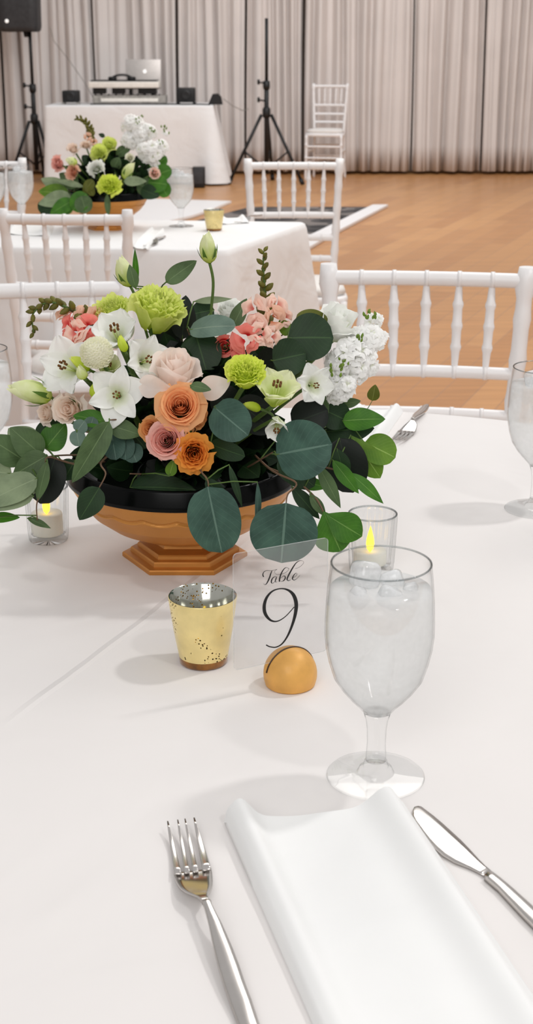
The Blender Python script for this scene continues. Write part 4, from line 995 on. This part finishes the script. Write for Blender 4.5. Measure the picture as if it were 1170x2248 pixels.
branch('trailing branch of narrow leaves curving down at right of the bowl', [(570, 1020, -.04), (640, 1050, -.10), (690, 1090, -.12), (712, 1128, -.13)], [
  (710, 1122, 748, 1212, 88, -.13, -.135, 'green', 'obovate', (0, .1)), (714, 1128, 795, 1178, 70, -.131, -.138, 'green', 'obovate', (0, .2)), (640, 1068, 702, 1140, 34, -.11, -.115, 'dark', 'lance'), (680, 1085, 716, 1135, 24, -.12, -.125, 'mid', 'lance'),
  (698, 1020, 748, 1116, 32, -.11, -.12, 'mid', 'lance'), (650, 1055, 722, 1070, 30, -.09, -.09, 'green', 'lance'), (660, 1050, 610, 1040, 30, -.08, -.08, 'dark', 'lance')], r=.0016)
branch('branch of long narrow leaves reaching to the lower right', [(600, 1000, .0), (690, 1020, -.05), (770, 1040, -.07)], [
  (768, 1038, 842, 1106, 30, -.07, -.08, 'green', 'lance', (.2, .4)), (730, 1010, 788, 1084, 34, -.075, -.085, 'green', 'lance'), (745, 962, 775, 1082, 96, -.04, -.05, 'vdark', 'round', (0, .1)), (740, 985, 760, 1060, 40, -.07, -.07, 'dark', 'lance'), (770, 955, 835, 1050, 60, -.03, -.04, 'bright', 'obovate', (0, .4))], r=.0015)
branch('glossy ruscus branch pointing right with bright green leaves', [(620, 980, .02), (700, 950, .0), (760, 925, -.02)], [
  (752, 924, 846, 920, 54, -.03, -.035, 'green', 'ovate', (0, .7)), (715, 948, 822, 940, 70, -.01, -.02, 'dark', 'ovate', (0, .5)), (800, 972, 868, 1005, 72, -.03, -.04, 'bright', 'round', (.2, .5)), (712, 900, 775, 930, 66, -.02, -.02, 'dark', 'ovate'),
  (708, 940, 713, 838, 24, -.03, -.03, 'mid', 'lance'), (660, 950, 760, 990, 80, .01, .0, 'vdark', 'ovate'), (752, 888, 792, 880, 22, .02, .02, 'mid', 'ovate')], woody=False)
branch('thin sprig ending in one small olive leaf against the wood floor', [(760, 935, .0), (800, 905, .0), (817, 880, .0)], [(817, 880, 824, 844, 28, .0, .0, 'olive', 'ovate')], woody=False, r=.0007)
branch('silver dollar branch fanning to the far left with large dull leaves', [(300, 1010, .0), (200, 1000, -.03), (100, 1004, -.05), (40, 1040, -.06)], [
  (92, 1000, 22, 938, 66, -.06, -.06, 'mid', 'ovate', (0, .5)), (78, 990, 18, 940, 70, -.04, -.03, 'sage', 'ovate', (0, .6)), (55, 1012, -30, 958, 68, -.055, -.06, 'mid', 'ovate', (0, .5)), (104, 1000, 28, 1044, 56, -.065, -.07, 'mid', 'ovate', (0, .3)),
  (26, 1040, -50, 1030, 60, -.06, -.06, 'sage', 'ovate'), (82, 1050, -45, 1112, 70, -.09, -.10, 'sage', 'ovate', (-.1, .7)), (90, 1062, -40, 1086, 62, -.08, -.09, 'sage', 'ovate', (-.1, .9)), (74, 1090, -70, 1118, 50, -.095, -.10, 'sage', 'ovate', (0, .9))])
branch('branch with dark leaves hanging over the left clear votive', [(300, 1000, -.02), (180, 1020, -.06), (104, 1004, -.08), (108, 1050, -.085), (82, 1100, -.09), (82, 1142, -.09)], [
  (122, 1002, 88, 1106, 78, -.06, -.07, 'vdark', 'round', (0, .05)), (104, 1012, 82, 1102, 30, -.085, -.09, 'mid', 'lance'), (60, 1138, 112, 1160, 17, -.088, -.09, 'mid', 'lance', (0, 1)), (-20, 1138, 44, 1136, 26, -.09, -.09, 'green', 'ovate', (0, .9)),
  (165, 1010, 140, 1055, 50, -.05, -.05, 'dark', 'ovate'), (100, 985, 145, 930, 60, -.05, -.04, 'green', 'ovate', (.1, .6)), (88, 975, 130, 925, 60, -.03, -.02, 'dark', 'round')])
branch('twig with one long twisted olive green leaf over the left bowl rim', [(300, 960, -.06), (270, 925, -.10), (240, 922, -.12)], [
  (240, 925, 158, 1060, 56, -.125, -.14, 'mid', 'ovate', (.3, .4), .1, .25), (242, 934, 310, 955, 44, -.11, -.11, 'mid', 'ovate', (0, .4)), (232, 926, 160, 912, 42, -.10, -.09, 'green', 'ovate', (0, .7))])
branch('cluster of small round grey eucalyptus leaves above the left bowl rim', [(330, 1000, -.05), (260, 970, -.09), (168, 942, -.11)], [
  (168, 948, 186, 924, 34, -.112, -.112, 'grey', 'round'), (168, 944, 174, 980, 36, -.112, -.115, 'grey', 'round'), (195, 950, 205, 915, 36, -.10, -.10, 'grey', 'round'), (230, 950, 222, 995, 46, -.10, -.11, 'blue', 'round'), (245, 950, 255, 1010, 52, -.10, -.115, 'blue', 'round'),
  (275, 955, 275, 1010, 44, -.10, -.11, 'blue', 'round'), (285, 975, 300, 1015, 46, -.10, -.11, 'blue', 'round'), (210, 960, 200, 1000, 40, -.095, -.10, 'blue', 'round'), (290, 950, 320, 985, 50, -.09, -.09, 'dark', 'round')])
branch('twig with one drooping leaf in front of the black bowl rim at left', [(260, 985, -.08), (222, 1015, -.13), (232, 1040, -.145), (218, 1070, -.15)], [
  (218, 1070, 174, 1142, 58, -.15, -.155, 'dark', 'ovate', (0, .05))])
branch('dark broad leaf lying along the inside of the black bowl rim', [(420, 1030, -.06), (330, 1040, -.09), (285, 1040, -.11)], [
  (285, 1070, 430, 1076, 70, -.10, -.11, 'dark', 'ovate', (0, 1)), (372, 1045, 382, 1008, 26, -.13, -.13, 'bright', 'ovate'), (420, 1078, 500, 1060, 60, -.10, -.08, 'vdark', 'ovate', (0, 1)), (300, 1060, 400, 1030, 80, -.08, -.07, 'vdark', 'ovate')])
branch('pair of olive leaves beside the blush rose and coral petals', [(430, 960, -.02), (430, 900, -.06), (420, 860, -.10)], [
  (418, 846, 464, 856, 24, -.135, -.14, 'mid', 'ovate', (0, .5)), (215, 790, 172, 760, 40, -.03, -.03, 'green', 'ovate'), (455, 1010, 475, 930, 60, -.05, -.05, 'vdark', 'ovate'), (330, 880, 300, 930, 70, -.03, -.03, 'vdark', 'round'), (470, 860, 520, 900, 70, -.04, -.04, 'vdark', 'round')])
# the blush petal spread flat to the right of the blush rose
_a = fa(440, 862, -.11); _t = thing('fallen_petal', 'wide blush petal spread between the blush rose and the lime lisianthus', 'petal', _a)
MB().grid(leaf_rows(_a, fa(506, 838, -.11), 56*m_px(_a), Vector((0, -1, .4)), 'ovate', .12, .15)).build('petal', M_pet['blush'], _t)
_a = fa(378, 856, -.115); _t = thing('fallen_petal', 'wide blush petal leaning out left below the blush rose', 'petal', _a)
MB().grid(leaf_rows(_a, fa(304, 842, -.10), 52*m_px(_a), Vector((-.3, -1, .2)), 'obovate', .2, .35)).build('petal', M_pet['blush'], _t)

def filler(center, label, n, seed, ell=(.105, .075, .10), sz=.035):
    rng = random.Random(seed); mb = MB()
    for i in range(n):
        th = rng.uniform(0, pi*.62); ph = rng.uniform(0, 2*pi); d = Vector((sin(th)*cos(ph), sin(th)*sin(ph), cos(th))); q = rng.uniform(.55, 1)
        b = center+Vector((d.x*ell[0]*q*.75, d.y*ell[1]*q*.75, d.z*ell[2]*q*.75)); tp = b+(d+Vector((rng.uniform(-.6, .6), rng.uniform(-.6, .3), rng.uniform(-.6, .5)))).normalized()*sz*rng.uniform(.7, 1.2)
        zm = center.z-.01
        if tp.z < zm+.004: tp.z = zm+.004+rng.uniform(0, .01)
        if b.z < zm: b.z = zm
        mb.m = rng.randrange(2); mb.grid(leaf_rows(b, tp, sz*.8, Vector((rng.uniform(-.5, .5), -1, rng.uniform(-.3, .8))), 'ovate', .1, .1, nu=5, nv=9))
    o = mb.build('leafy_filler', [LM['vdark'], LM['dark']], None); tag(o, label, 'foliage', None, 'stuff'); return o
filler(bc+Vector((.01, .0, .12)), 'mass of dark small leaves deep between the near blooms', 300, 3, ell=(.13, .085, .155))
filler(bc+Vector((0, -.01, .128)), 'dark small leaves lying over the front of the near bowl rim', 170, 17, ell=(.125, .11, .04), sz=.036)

# ================================================================ FAR TABLE
q0, q1, q2 = on(495, 548), on(672, 487), on(0, 541)
e1 = (q2-q0).normalized(); side = q1-q0
Pt = [q0+e1*2.0, q0, q1, q1+e1*2.1]
def rounded(P, r=.02, seg=6, sub=60):
    out = []; n = len(P)
    for i in range(n):
        a, b, c_ = P[i-1], P[i], P[(i+1) % n]; u = (a-b).normalized(); v = (c_-b).normalized()
        for k in range(seg+1):
            t_ = k/seg; A = b+u*r*(1-t_)**1.0*(1-t_)+v*r*t_*t_; out.append(A)
        L = (c_-b).length-2*r; m = max(2, int(L/.03))
        for k in range(1, m): out.append(b+v*(r+L*k/m))
    return out
ring = rounded(Pt, .03); cen = sum(ring, Vector())/len(ring)
t = thing('banquet_table', 'straight edged banquet table under the white cloth behind the near table', 'table', (cen.x, cen.y, 0))
MB().add([Vector((cen.x+(p.x-cen.x)*.975, cen.y+(p.y-cen.y)*.97, z)) for z in (.755, .73) for p in Pt], [(0, 1, 2, 3), (7, 6, 5, 4), (0, 4, 5, 1), (1, 5, 6, 2), (2, 6, 7, 3), (3, 7, 4, 0)]).build('tabletop', bpy.data.materials['table_plywood'], t, smooth=False)
for p in Pt: q = cen.lerp(p, .85); MB().tube([(q.x, q.y, z) for z in (0, .4, .735)], .015).build('leg', M_blackmetal, t)
rows = [[cen.copy() for _ in ring], [cen.lerp(p, .5) for p in ring], [cen.lerp(p, .97) for p in ring], [cen.lerp(p, .995)+Vector((0, 0, -.0005)) for p in ring]]
acc = 0; arc = []
for i, p in enumerate(ring): arc.append(acc); acc += (ring[(i+1) % len(ring)]-p).length
for (z, o_) in ((.755, .003), (.74, .008), (.68, .012), (.55, .02), (.4, .03), (.25, .04), (.1, .048), (.02, .05)):
    row = []
    for i, p in enumerate(ring):
        nx = (ring[(i+1) % len(ring)]-ring[i-1]); nv_ = Vector((-nx.y, nx.x, 0)).normalized()
        if nv_.dot(p-cen) < 0: nv_ = -nv_
        dc = min((p-c_).length for c_ in Pt); cf = math.exp(-(dc/.13)**2); k = (.76-z)/.76
        wv = .018*sin(arc[i]*17+.8*sin(arc[i]*7))*k+cf*.07*k+.03*k*math.exp(-((dc-.24)/.06)**2)
        row.append(Vector((p.x, p.y, z))+nv_*(o_+wv))
    rows.append(row)
o = MB().grid(rows, cu=True).build('tablecloth', M_cloth2, None); tag(o, 'white floor length tablecloth with sharp corner on the table behind', 'tablecloth')
Yf = 4.60
fb_ = on(240, 500); FB = Vector((at(238, 500, Yf).x, Yf, .7602))
make_bowl(FB, 'gold pedestal bowl on the far table, behind a white chair back')
p = on(398, 497); copy_tree(G0, (p.x, p.y, .7602), .5, (1.02, 1.02, 1.0), 'stemmed goblet of ice water right of the far flowers')
p = on(50, 487); copy_tree(G0, (p.x, p.y, .7602), 1.5, (1.02, 1.02, 1.0), 'stemmed goblet of ice water left of the far flowers')
p = on(-12, 492); copy_tree(G0, (p.x, p.y, .7602), 1.9, (1.0, 1.0, 1.0), 'stemmed goblet cut by the left edge on the far table')
p = on(470, 506); gold_votive(p, 17*m_px(p), 22.5*m_px(p), .066, 'gold mercury glass votive holder near the right end of the far table')
tealight((p.x, p.y, p.z+.0115), 'tealight inside the gold votive on the far table')
flat_napkin((290, 545), (324, 549), (362, 512), (330, 506), 'narrow white folded napkin on the far table below the water goblet')
flat_napkin((480, 494), (548, 490), (540, 480), (480, 482), 'white folded napkin at the right end of the far table')
flat_napkin((10, 515), (110, 520), (120, 496), (30, 495), 'white folded napkin at the left of the far table seen through the chair back')
put_fork((520, 492), (552, 481), 'stainless steel fork beside the napkin at the right end of the far table', 1.0)
put_fork((322, 545), (384, 507), 'stainless steel fork right of the narrow napkin on the far table', 1.0)
FC_ = FB+Vector((0, 0, .10))
def fb(kind, px, py, w_, d, face, col, label, **k_): bloom(kind, px, py, w_, d, face, col, label, Yc=Yf, root=FC_, **k_)
fb('lisi', 126, 359, 40, -.10, (-.5, 1, .2), 'pink', 'coral pink rose at the left of the far arrangement', name='rose')
fb('lisi', 159, 378, 40, -.13, (-.2, 1, .1), 'peach', 'peach rose low at the left of the far arrangement', name='rose')
fb('lisi', 160, 326, 34, -.02, (-.2, .8, .6), 'palepink', 'dusky peach rose at the upper left of the far arrangement', name='rose')
fb('lisi', 188, 318, 28, .02, (0, .8, .6), 'palepink', 'pale peach rose behind the far snapdragon spike', name='rose')
fb('cup', 240, 318, 36, -.03, (.1, .8, .7), 'lime', 'upper lime carnation of the pair in the far arrangement')
fb('cup', 218, 336, 40, -.06, (-.1, .9, .5), 'lime', 'lower lime carnation of the pair in the far arrangement')
fb('cup', 241, 407, 52, -.15, (0, .8, .6), 'limebright', 'bright green carnation hanging over the far bowl rim')
fb('lisi', 210, 368, 44, -.12, (0, 1, .3), 'white', 'round white lisianthus at the centre of the far arrangement')
fb('lisi', 285, 345, 24, -.06, (0, 1, .4), 'cream', 'small cream bloom below the far white stock')
fb('rose', 340, 380, 28, -.08, (.3, 1, .2), 'snap', 'small pink bloom at the right of the far arrangement', name='pink_bloom', n=8)
bud((168, 362), (148, 348), 20, -.12, 'limepale', 'pale striped lisianthus bud above the far peach rose', [(185, 380, -.08), (220, 420, 0)], Yc=Yf)
bud((272, 392), (290, 358), 22, -.13, 'limepale', 'pale green lisianthus bud right of centre in the far arrangement', [(270, 410, -.08), (260, 430, 0)], Yc=Yf)
snapdragon([(170, 260, 0), (186, 265, 0), (197, 285, 0), (203, 310, 0), (215, 380, 0)], 'olive and orange snapdragon spike curling left above the far arrangement', [(192, 300, 16, -.02, (0, 1, .3), 'peach'), (206, 312, 14, -.02, (0, 1, .3), 'peach')], nb_=24, wtip=5, wbase=9, Yc=Yf)
stock([(292, 278, 24, .0, 12), (305, 300, 26, .0, 14), (325, 290, 20, .0, 9), (282, 308, 18, -.02, 7)], 'tall white stock flower at the top of the far arrangement', Yc=Yf, spikes=[(309, 258, 5, 6, 0), (336, 292, 6, 7, -.03), (300, 266, 5, 6, -.03)], seed=21)
stock([(330, 334, 26, -.04, 14), (350, 325, 22, -.03, 9), (318, 330, 18, -.05, 8), (362, 296, 8, 0, 4), (330, 362, 18, -.04, 5)], 'white stock flower at the right of the far arrangement', Yc=Yf, spikes=[(362, 288, 7, 8, 0), (352, 312, 5, 6, -.06)], seed=22)
branch('pale green leaves fanning left of the far bowl', [(225, 430, 0), (160, 420, -.08), (110, 405, -.10)], [
  (150, 420, 90, 392, 34, -.10, -.10, 'sage', 'ovate'), (150, 425, 84, 420, 38, -.12, -.12, 'bright', 'ovate'), (155, 430, 84, 448, 36, -.14, -.14, 'sage', 'ovate'), (160, 440, 110, 470, 34, -.15, -.16, 'green', 'ovate'), (170, 410, 130, 380, 34, -.10, -.09, 'mid', 'ovate'), (185, 410, 120, 395, 14, -.13, -.13, 'sage', 'lance'), (140, 455, 88, 462, 30, -.13, -.13, 'dark', 'ovate')], Yc=Yf)
branch('rounded green leaves over the left rim of the far bowl', [(240, 430, -.02), (190, 430, -.14), (165, 445, -.16)], [
  (190, 425, 160, 462, 44, -.16, -.17, 'green', 'round'), (178, 430, 190, 468, 40, -.17, -.175, 'mid', 'round'), (150, 440, 140, 470, 34, -.15, -.15, 'green', 'round'), (205, 395, 182, 425, 24, -.15, -.15, 'olive', 'ovate'), (190, 400, 205, 430, 20, -.15, -.15, 'olive', 'round'), (110, 448, 90, 470, 40, -.1, -.1, 'dark', 'round')], Yc=Yf)
branch('broad dark green leaves at the right of the far arrangement', [(250, 430, 0), (320, 410, -.05), (360, 390, -.06)], [
  (330, 372, 366, 344, 34, -.02, -.02, 'green', 'round'), (340, 385, 377, 372, 36, -.05, -.05, 'green', 'round'), (325, 400, 368, 405, 42, -.07, -.08, 'green', 'round'), (310, 415, 350, 432, 34, -.08, -.09, 'dark', 'ovate'), (300, 405, 350, 420, 40, -.06, -.07, 'mid', 'ovate'), (350, 400, 368, 432, 34, -.05, -.06, 'green', 'round')], Yc=Yf)
branch('sage green oval leaf at the front of the far arrangement', [(250, 430, 0), (262, 400, -.10)], [(272, 398, 322, 398, 22, -.16, -.16, 'sage', 'ovate'), (255, 340, 290, 320, 24, -.03, -.03, 'mid', 'ovate'), (230, 300, 216, 294, 10, 0, 0, 'dark', 'ovate'), (250, 370, 262, 345, 26, -.06, -.06, 'mid', 'ovate'), (235, 425, 238, 478, 14, -.16, -.16, 'mid', 'lance')], Yc=Yf)
filler(FB+Vector((.01, .0, .12)), 'mass of dark small leaves deep between the far blooms', 320, 5, ell=(.19, .10, .15))

# ================================================================ EQUIPMENT TABLE BY THE DRAPES
A = on(106, 405, 0); A.y = 14.25; B_ = Vector((at(468, 300, 14.25).x, 14.25, 0)); W_ = B_.x-A.x; D_ = .76; yc = 14.25+D_/2; xc = (A.x+B_.x)/2
t = thing('folding_table', 'equipment table under a white cloth in front of the drapes', 'table', (xc, yc, 0))
MB().box((xc, yc, .74), (W_-.02, D_-.02, .03)).build('tabletop', bpy.data.materials['table_plywood'], t, smooth=False)
for sx_ in (-1, 1):
    for sy in (-1, 1): MB().tube([(xc+sx_*(W_/2-.1), yc+sy*(D_/2-.1), z) for z in (0, .35, .727)], .015).build('leg', M_blackmetal, t)
rows = []; Pq = [Vector((xc-W_/2, yc-D_/2, .76)), Vector((xc+W_/2, yc-D_/2, .76)), Vector((xc+W_/2, yc+D_/2, .76)), Vector((xc-W_/2, yc+D_/2, .76))]
ring = rounded(Pq, .03); cen = sum(Pq, Vector())/4
rows = [[cen.copy() for _ in ring], [cen.lerp(p, .97) for p in ring]]; acc = 0; arc = []
for i, p in enumerate(ring): arc.append(acc); acc += (ring[(i+1) % len(ring)]-p).length
for (z, o_) in ((.757, .0), (.74, .004), (.6, .006), (.4, .009), (.2, .012), (.02, .014)):
    row = []
    for i, p in enumerate(ring):
        nv_ = Vector((0, 0, 0)); dx = abs(p.x-cen.x)-(W_/2-.03); dy = abs(p.y-cen.y)-(D_/2-.03)
        nv_ = Vector(((1 if p.x > cen.x else -1)*max(dx, 0), (1 if p.y > cen.y else -1)*max(dy, 0), 0)); nv_ = nv_.normalized() if nv_.length > 0 else nv_
        dc = min((p-c_).length for c_ in Pq); cf = math.exp(-(dc/.14)**2); k = (.76-z)/.76
        row.append(Vector((p.x, p.y, z))+nv_*(o_+.012*sin(arc[i]*13)*k+cf*(.17 if p.x > cen.x else .03)*k))
    rows.append(row)
o = MB().grid(rows, cu=True).build('tablecloth', M_cloth2, None); tag(o, 'white cloth draped over the equipment table beside the tripod', 'tablecloth')
ty = .7605
def gx(px, Y): return at(px, 200, Y).x
def zy(py, Y): return at(300, py, Y).z
# laptop, lid back to the camera
Y = 14.95; t = thing('laptop', 'open silver laptop with glowing emblem, lid back facing the room', 'laptop', (gx(316, Y), Y, .9))
z1, z0 = zy(130, Y), zy(190, Y)-.02; wl_ = (355-278)*m_px(at(316, 160, Y))
MB().box((gx(316, Y), Y, (z0+z1)/2), (wl_, .012, z1-z0), Matrix.Rotation(-.12, 3, 'X'), bev=.005).build('lid', M_silver, t)
MB().box((gx(316, Y), Y-.12-.02, z0+.008), (wl_, .24, .014), bev=.004).build('keyboard_deck', M_silver, t)
zc_ = zy(157, Y); em = MB(); em.lathe([(.0005, 0), (.014, 0), (.019, .0008), (.016, .0016), (.0005, .0018)], (gx(319, Y), Y-.012, zc_), 24, M=Matrix.Rotation(pi/2, 3, 'X')); em.lathe([(.0003, 0), (.004, .0), (.004, .001), (.0003, .001)], (gx(320.5, Y), Y-.012, zc_+.021), 12, M=Matrix.Rotation(pi/2, 3, 'X')); em.build('lid_emblem', M_logo, t)
t2 = thing('laptop_stand', 'black stand holding up the silver laptop', 'stand', (gx(316, Y), Y-.12, ty))
for s in (-1, 1): MB().box((gx(316, Y)+s*.12, Y-.13, (ty+z0)/2), (.02, .2, z0-ty), bev=.003).build('bracket', M_geard, t2)
Y = 14.45; t = thing('keyboard_controller', 'long pale mixing controller raised above the other gear', 'audio equipment', (gx(272, Y), Y, ty))
zt, zb_ = zy(179, Y), zy(193, Y)
MB().box((gx(272, Y), Y+.12, (zt+zb_)/2), ((349-194)*m_px(at(272, 185, Y)), .30, zt-zb_), bev=.012).build('body', M_gearw, t)
MB().box((gx(272, Y), Y+.12, zt+.006), ((346-200)*m_px(at(272, 185, Y)), .27, .012), bev=.004).build('control_surface', M_geard, t)
for px in (216, 258, 322): MB().box((gx(px, Y), Y+.13, (zb_+ty+.10)/2), (.12 if px != 322 else .18, .18, zb_-ty-.10), bev=.005).build('riser', M_geard, t)
t = thing('audio_mixer', 'grey audio mixer lying flat under the pale controller', 'audio equipment', (gx(286, Y), Y, ty))
zt = zy(209, Y); MB().box((gx(284, Y), Y+.12, (ty+zt)/2), ((366-206)*m_px(at(286, 215, Y)), .28, (zt-ty)*.92), bev=.01).build('body', M_gear, t)
MB().box((gx(284, Y), Y-.022, ty+(zt-ty)*.5), ((350-225)*m_px(at(286, 215, Y)), .006, (zt-ty)*.35), bev=.001).build('front_panel', M_gearw, t)
for i in range(9): MB().lathe([(.0004, .012), (.009, .012), (.010, 0)], (gx(220+i*16, Y), Y+.1, ty+(zt-ty)*.96), 12).build('knob', M_geard, t)
MB().box((gx(284, Y), Y-.023, ty+.006), ((368-196)*m_px(at(286, 215, Y)), .01, .012)).build('base', M_geard, t)
t = thing('headphones', 'black headphones lying on top of the pale controller', 'headphones', (gx(266, Y), Y+.1, zy(178, Y)))
z_ = zy(178, Y)+.012; MB().tube([(gx(266, Y)+.10*cos(a), Y+.12+.02*cos(a), z_+.045*sin(a)) for a in [pi*k/16 for k in range(17)]], .011).build('headband', M_geard, t)
for s in (-1, 1): MB().lathe([(.0005, 0), (.04, 0), (.045, .012), (.04, .03), (.0005, .034)], (gx(266, Y)+s*.095, Y+.12, z_-.004), 20).build('ear_cup', M_geard, t)
for (x0, x1, y0_, lab) in ((134, 172, 199, 'small black monitor speaker at the left end of the equipment table'), (386, 429, 193, 'black monitor speaker right of the laptop')):
    zt = zy(y0_, Y); w_ = (x1-x0)*m_px(at(x0, 210, Y)); xm = gx((x0+x1)/2, Y); t = thing('monitor_speaker', lab, 'speaker', (xm, Y+.1, ty), 'monitor speakers on the equipment table')
    MB().box((xm, Y+.1, (ty+.02+zt)/2), (w_*.94, .18, zt-ty-.02), bev=.012).build('cabinet', M_geard, t)
    MB().lathe([(.0005, .002), (.03, .004), (.05, .006), (.052, 0)], (xm, Y+.01, (ty+zt)/2+.01), 24, M=Matrix.Rotation(pi/2, 3, 'X')).build('cone', M_blackmetal, t)
    for s in (-1, 1): MB().box((xm+s*w_*.42, Y+.08, ty+.0105), (w_*.16, .12, .02), bev=.003).build('foot', M_gear if x0 < 200 else M_geard, t)
Vw = [(gx(456, Y), ty), (gx(488, Y), ty), (gx(485, Y), zy(213, Y)), (gx(478, Y), zy(206, Y)), (gx(466, Y), zy(207, Y))]
V = [Vector((a, yy, b)) for yy in (Y, Y+.14) for a, b in Vw]; n = 5
o = MB().add(V, [tuple(range(n))[::-1], tuple(range(n, 2*n))]+[(i, (i+1) % n, n+(i+1) % n, n+i) for i in range(n)]).build('wedge_case', M_geard, None, smooth=False); tag(o, 'small black wedge shaped case at the right end of the equipment table', 'case')
o = MB().tube([(gx(370, Y), Y, ty+.006), (gx(400, Y), Y-.08, ty+.006), (gx(440, Y), Y-.06, ty+.006), (gx(462, Y), 14.3, ty+.006)], .006).build('cable', M_geard, None); tag(o, 'black cable running along the equipment table top', 'cable', 'cables around the equipment')
o = MB().tube([(gx(490, 14.9), 14.9, .80), (gx(510, 14.95), 14.95, .73), (gx(532, 15), 15.0, .68), (gx(545, 15.1), 15.1, .69)], .004).build('cable', M_gear, None); tag(o, 'thin grey cable drooping off the right end of the equipment table', 'cable', 'cables around the equipment')
zf = at(436, 410, 13.9); t = thing('subwoofer', 'small black box on the floor in front of the equipment table', 'speaker', (zf.x, 13.95, 0))
MB().box((zf.x, 13.95, .10), (.125, .16, .19), bev=.01).build('cabinet', M_geard, t); MB().box((zf.x, 13.865, .11), (.10, .006, .14), bev=.002).build('grille', M_speaker, t)

def tripod(px, Y, ztop, hub, spread, label, legs, zmid):
    x = gx(px, Y); t = thing('tripod_stand', label, 'speaker stand', (x, Y, 0), 'black tripod speaker stands')
    MB().tube([(x, Y, .10), (x, Y, .7), (x, Y, zmid)], .024, 14).build('lower_tube', M_blackmetal, t)
    MB().tube([(x, Y, zmid-.02), (x, Y, (zmid+ztop)/2), (x, Y, ztop)], .0165, 14).build('pole', M_blackmetal, t)
    MB().lathe([(.0005, hub-.06), (.035, hub-.06), (.04, hub-.03), (.04, hub+.02), (.03, hub+.04), (.0005, hub+.04)], (x, Y, 0), 20).build('leg_collar', M_blackmetal, t)
    MB().lathe([(.0005, zmid-.08), (.03, zmid-.08), (.036, zmid-.05), (.033, zmid), (.0005, zmid+.01)], (x, Y, 0), 20).build('clamp_collar', M_blackmetal, t)
    for zz in (hub+.10, zmid-.02):
        kb = MB(); kb.tube([(x-.02, Y-.01, zz), (x-.07, Y-.03, zz+.01)], .008); kb.lathe([(.0005, -.014), (.024, -.012), (.026, 0), (.024, .012), (.0005, .014)], (x-.078, Y-.033, zz+.012), 12, M=Matrix.Rotation(pi/2, 3, 'Y')); kb.build('knob', M_blackmetal, t)
    for (a, L) in legs:
        d = Vector((cos(a), sin(a), 0)); p0 = Vector((x, Y, hub-.03))+d*.05; p1 = Vector((x, Y, .03))+d*L
        lg = MB().tube([p0, (p0+p1)/2, p1], .016, 10).build('leg', M_blackmetal, t); MB().tube([p1-Vector((0, 0, .0))+(p0-p1).normalized()*.03, p1+(p1-p0).normalized()*.03], .022, 10).build('rubber_foot', M_geard, lg)
        m_ = p0.lerp(p1, .55); MB().tube([m_, (m_+Vector((x, Y, .14)))/2, Vector((x, Y, .14))], .009, 8).build('brace', M_blackmetal, t)
p5 = on(585, 397, 0)
tripod(585, 14.35, at(585, 40, 14.35).z, .70, .6, 'bare black tripod stand with tall thin pole right of the equipment table', [(radians(188), .37), (radians(-22), .38), (radians(80), .35)], at(585, 178, 14.35).z)
tripod(72, 14.75, at(64, 64, 14.75).z, .62, .6, 'black tripod stand carrying the loudspeaker at the top left', [(radians(195), .27), (radians(-30), .22), (radians(85), .3)], at(70, 185, 14.75).z)
Y = 14.75; zb_ = at(52, 70, Y).z; xm = gx(52, Y); t = thing('loudspeaker', 'dark loudspeaker on its pole at the top left of the picture', 'speaker', (xm, Y, zb_)); w_ = 86*m_px(at(52, 60, Y))
rows = []
for (z, k) in ((0, 0), (0, .82), (.012, .93), (.05, .98), (.3, 1), (.62, 1), (.66, .95), (.67, .8), (.67, 0)):
    rows.append([Vector((xm+cx_*w_/2*k, Y+.02+cy_*.17*k, zb_+z)) for cx_, cy_ in [(max(-1, min(1, 1.25*cos(2*pi*j/40))), max(-1, min(1, 1.25*sin(2*pi*j/40)))) for j in range(40)]])
MB().grid(rows, cu=True).build('cabinet', M_speaker, t)
MB().lathe([(.0005, .003), (.012, .003), (.018, 0)], (xm-.105, Y-.152, zb_+.10), 20, M=Matrix.Rotation(pi/2, 3, 'X') @ Matrix.Scale(1.0, 3)).build('badge', M_logo, t)
MB().lathe([(.0005, -.05), (.022, -.05), (.03, 0), (.0005, .002)], (gx(64, Y), Y, zb_), 16).build('pole_socket', M_geard, t)
o = MB().tube([at(110, 60, 14.9), at(118, 90, 14.95), at(150, 130, 15.0), at(185, 180, 15.0), at(205, 215, 14.7), Vector((gx(215, 14.9), 14.9, ty+.01))], .004).build('cable', M_gear, None); tag(o, 'thin cable hanging from the loudspeaker down to the equipment table', 'cable', 'cables around the equipment')
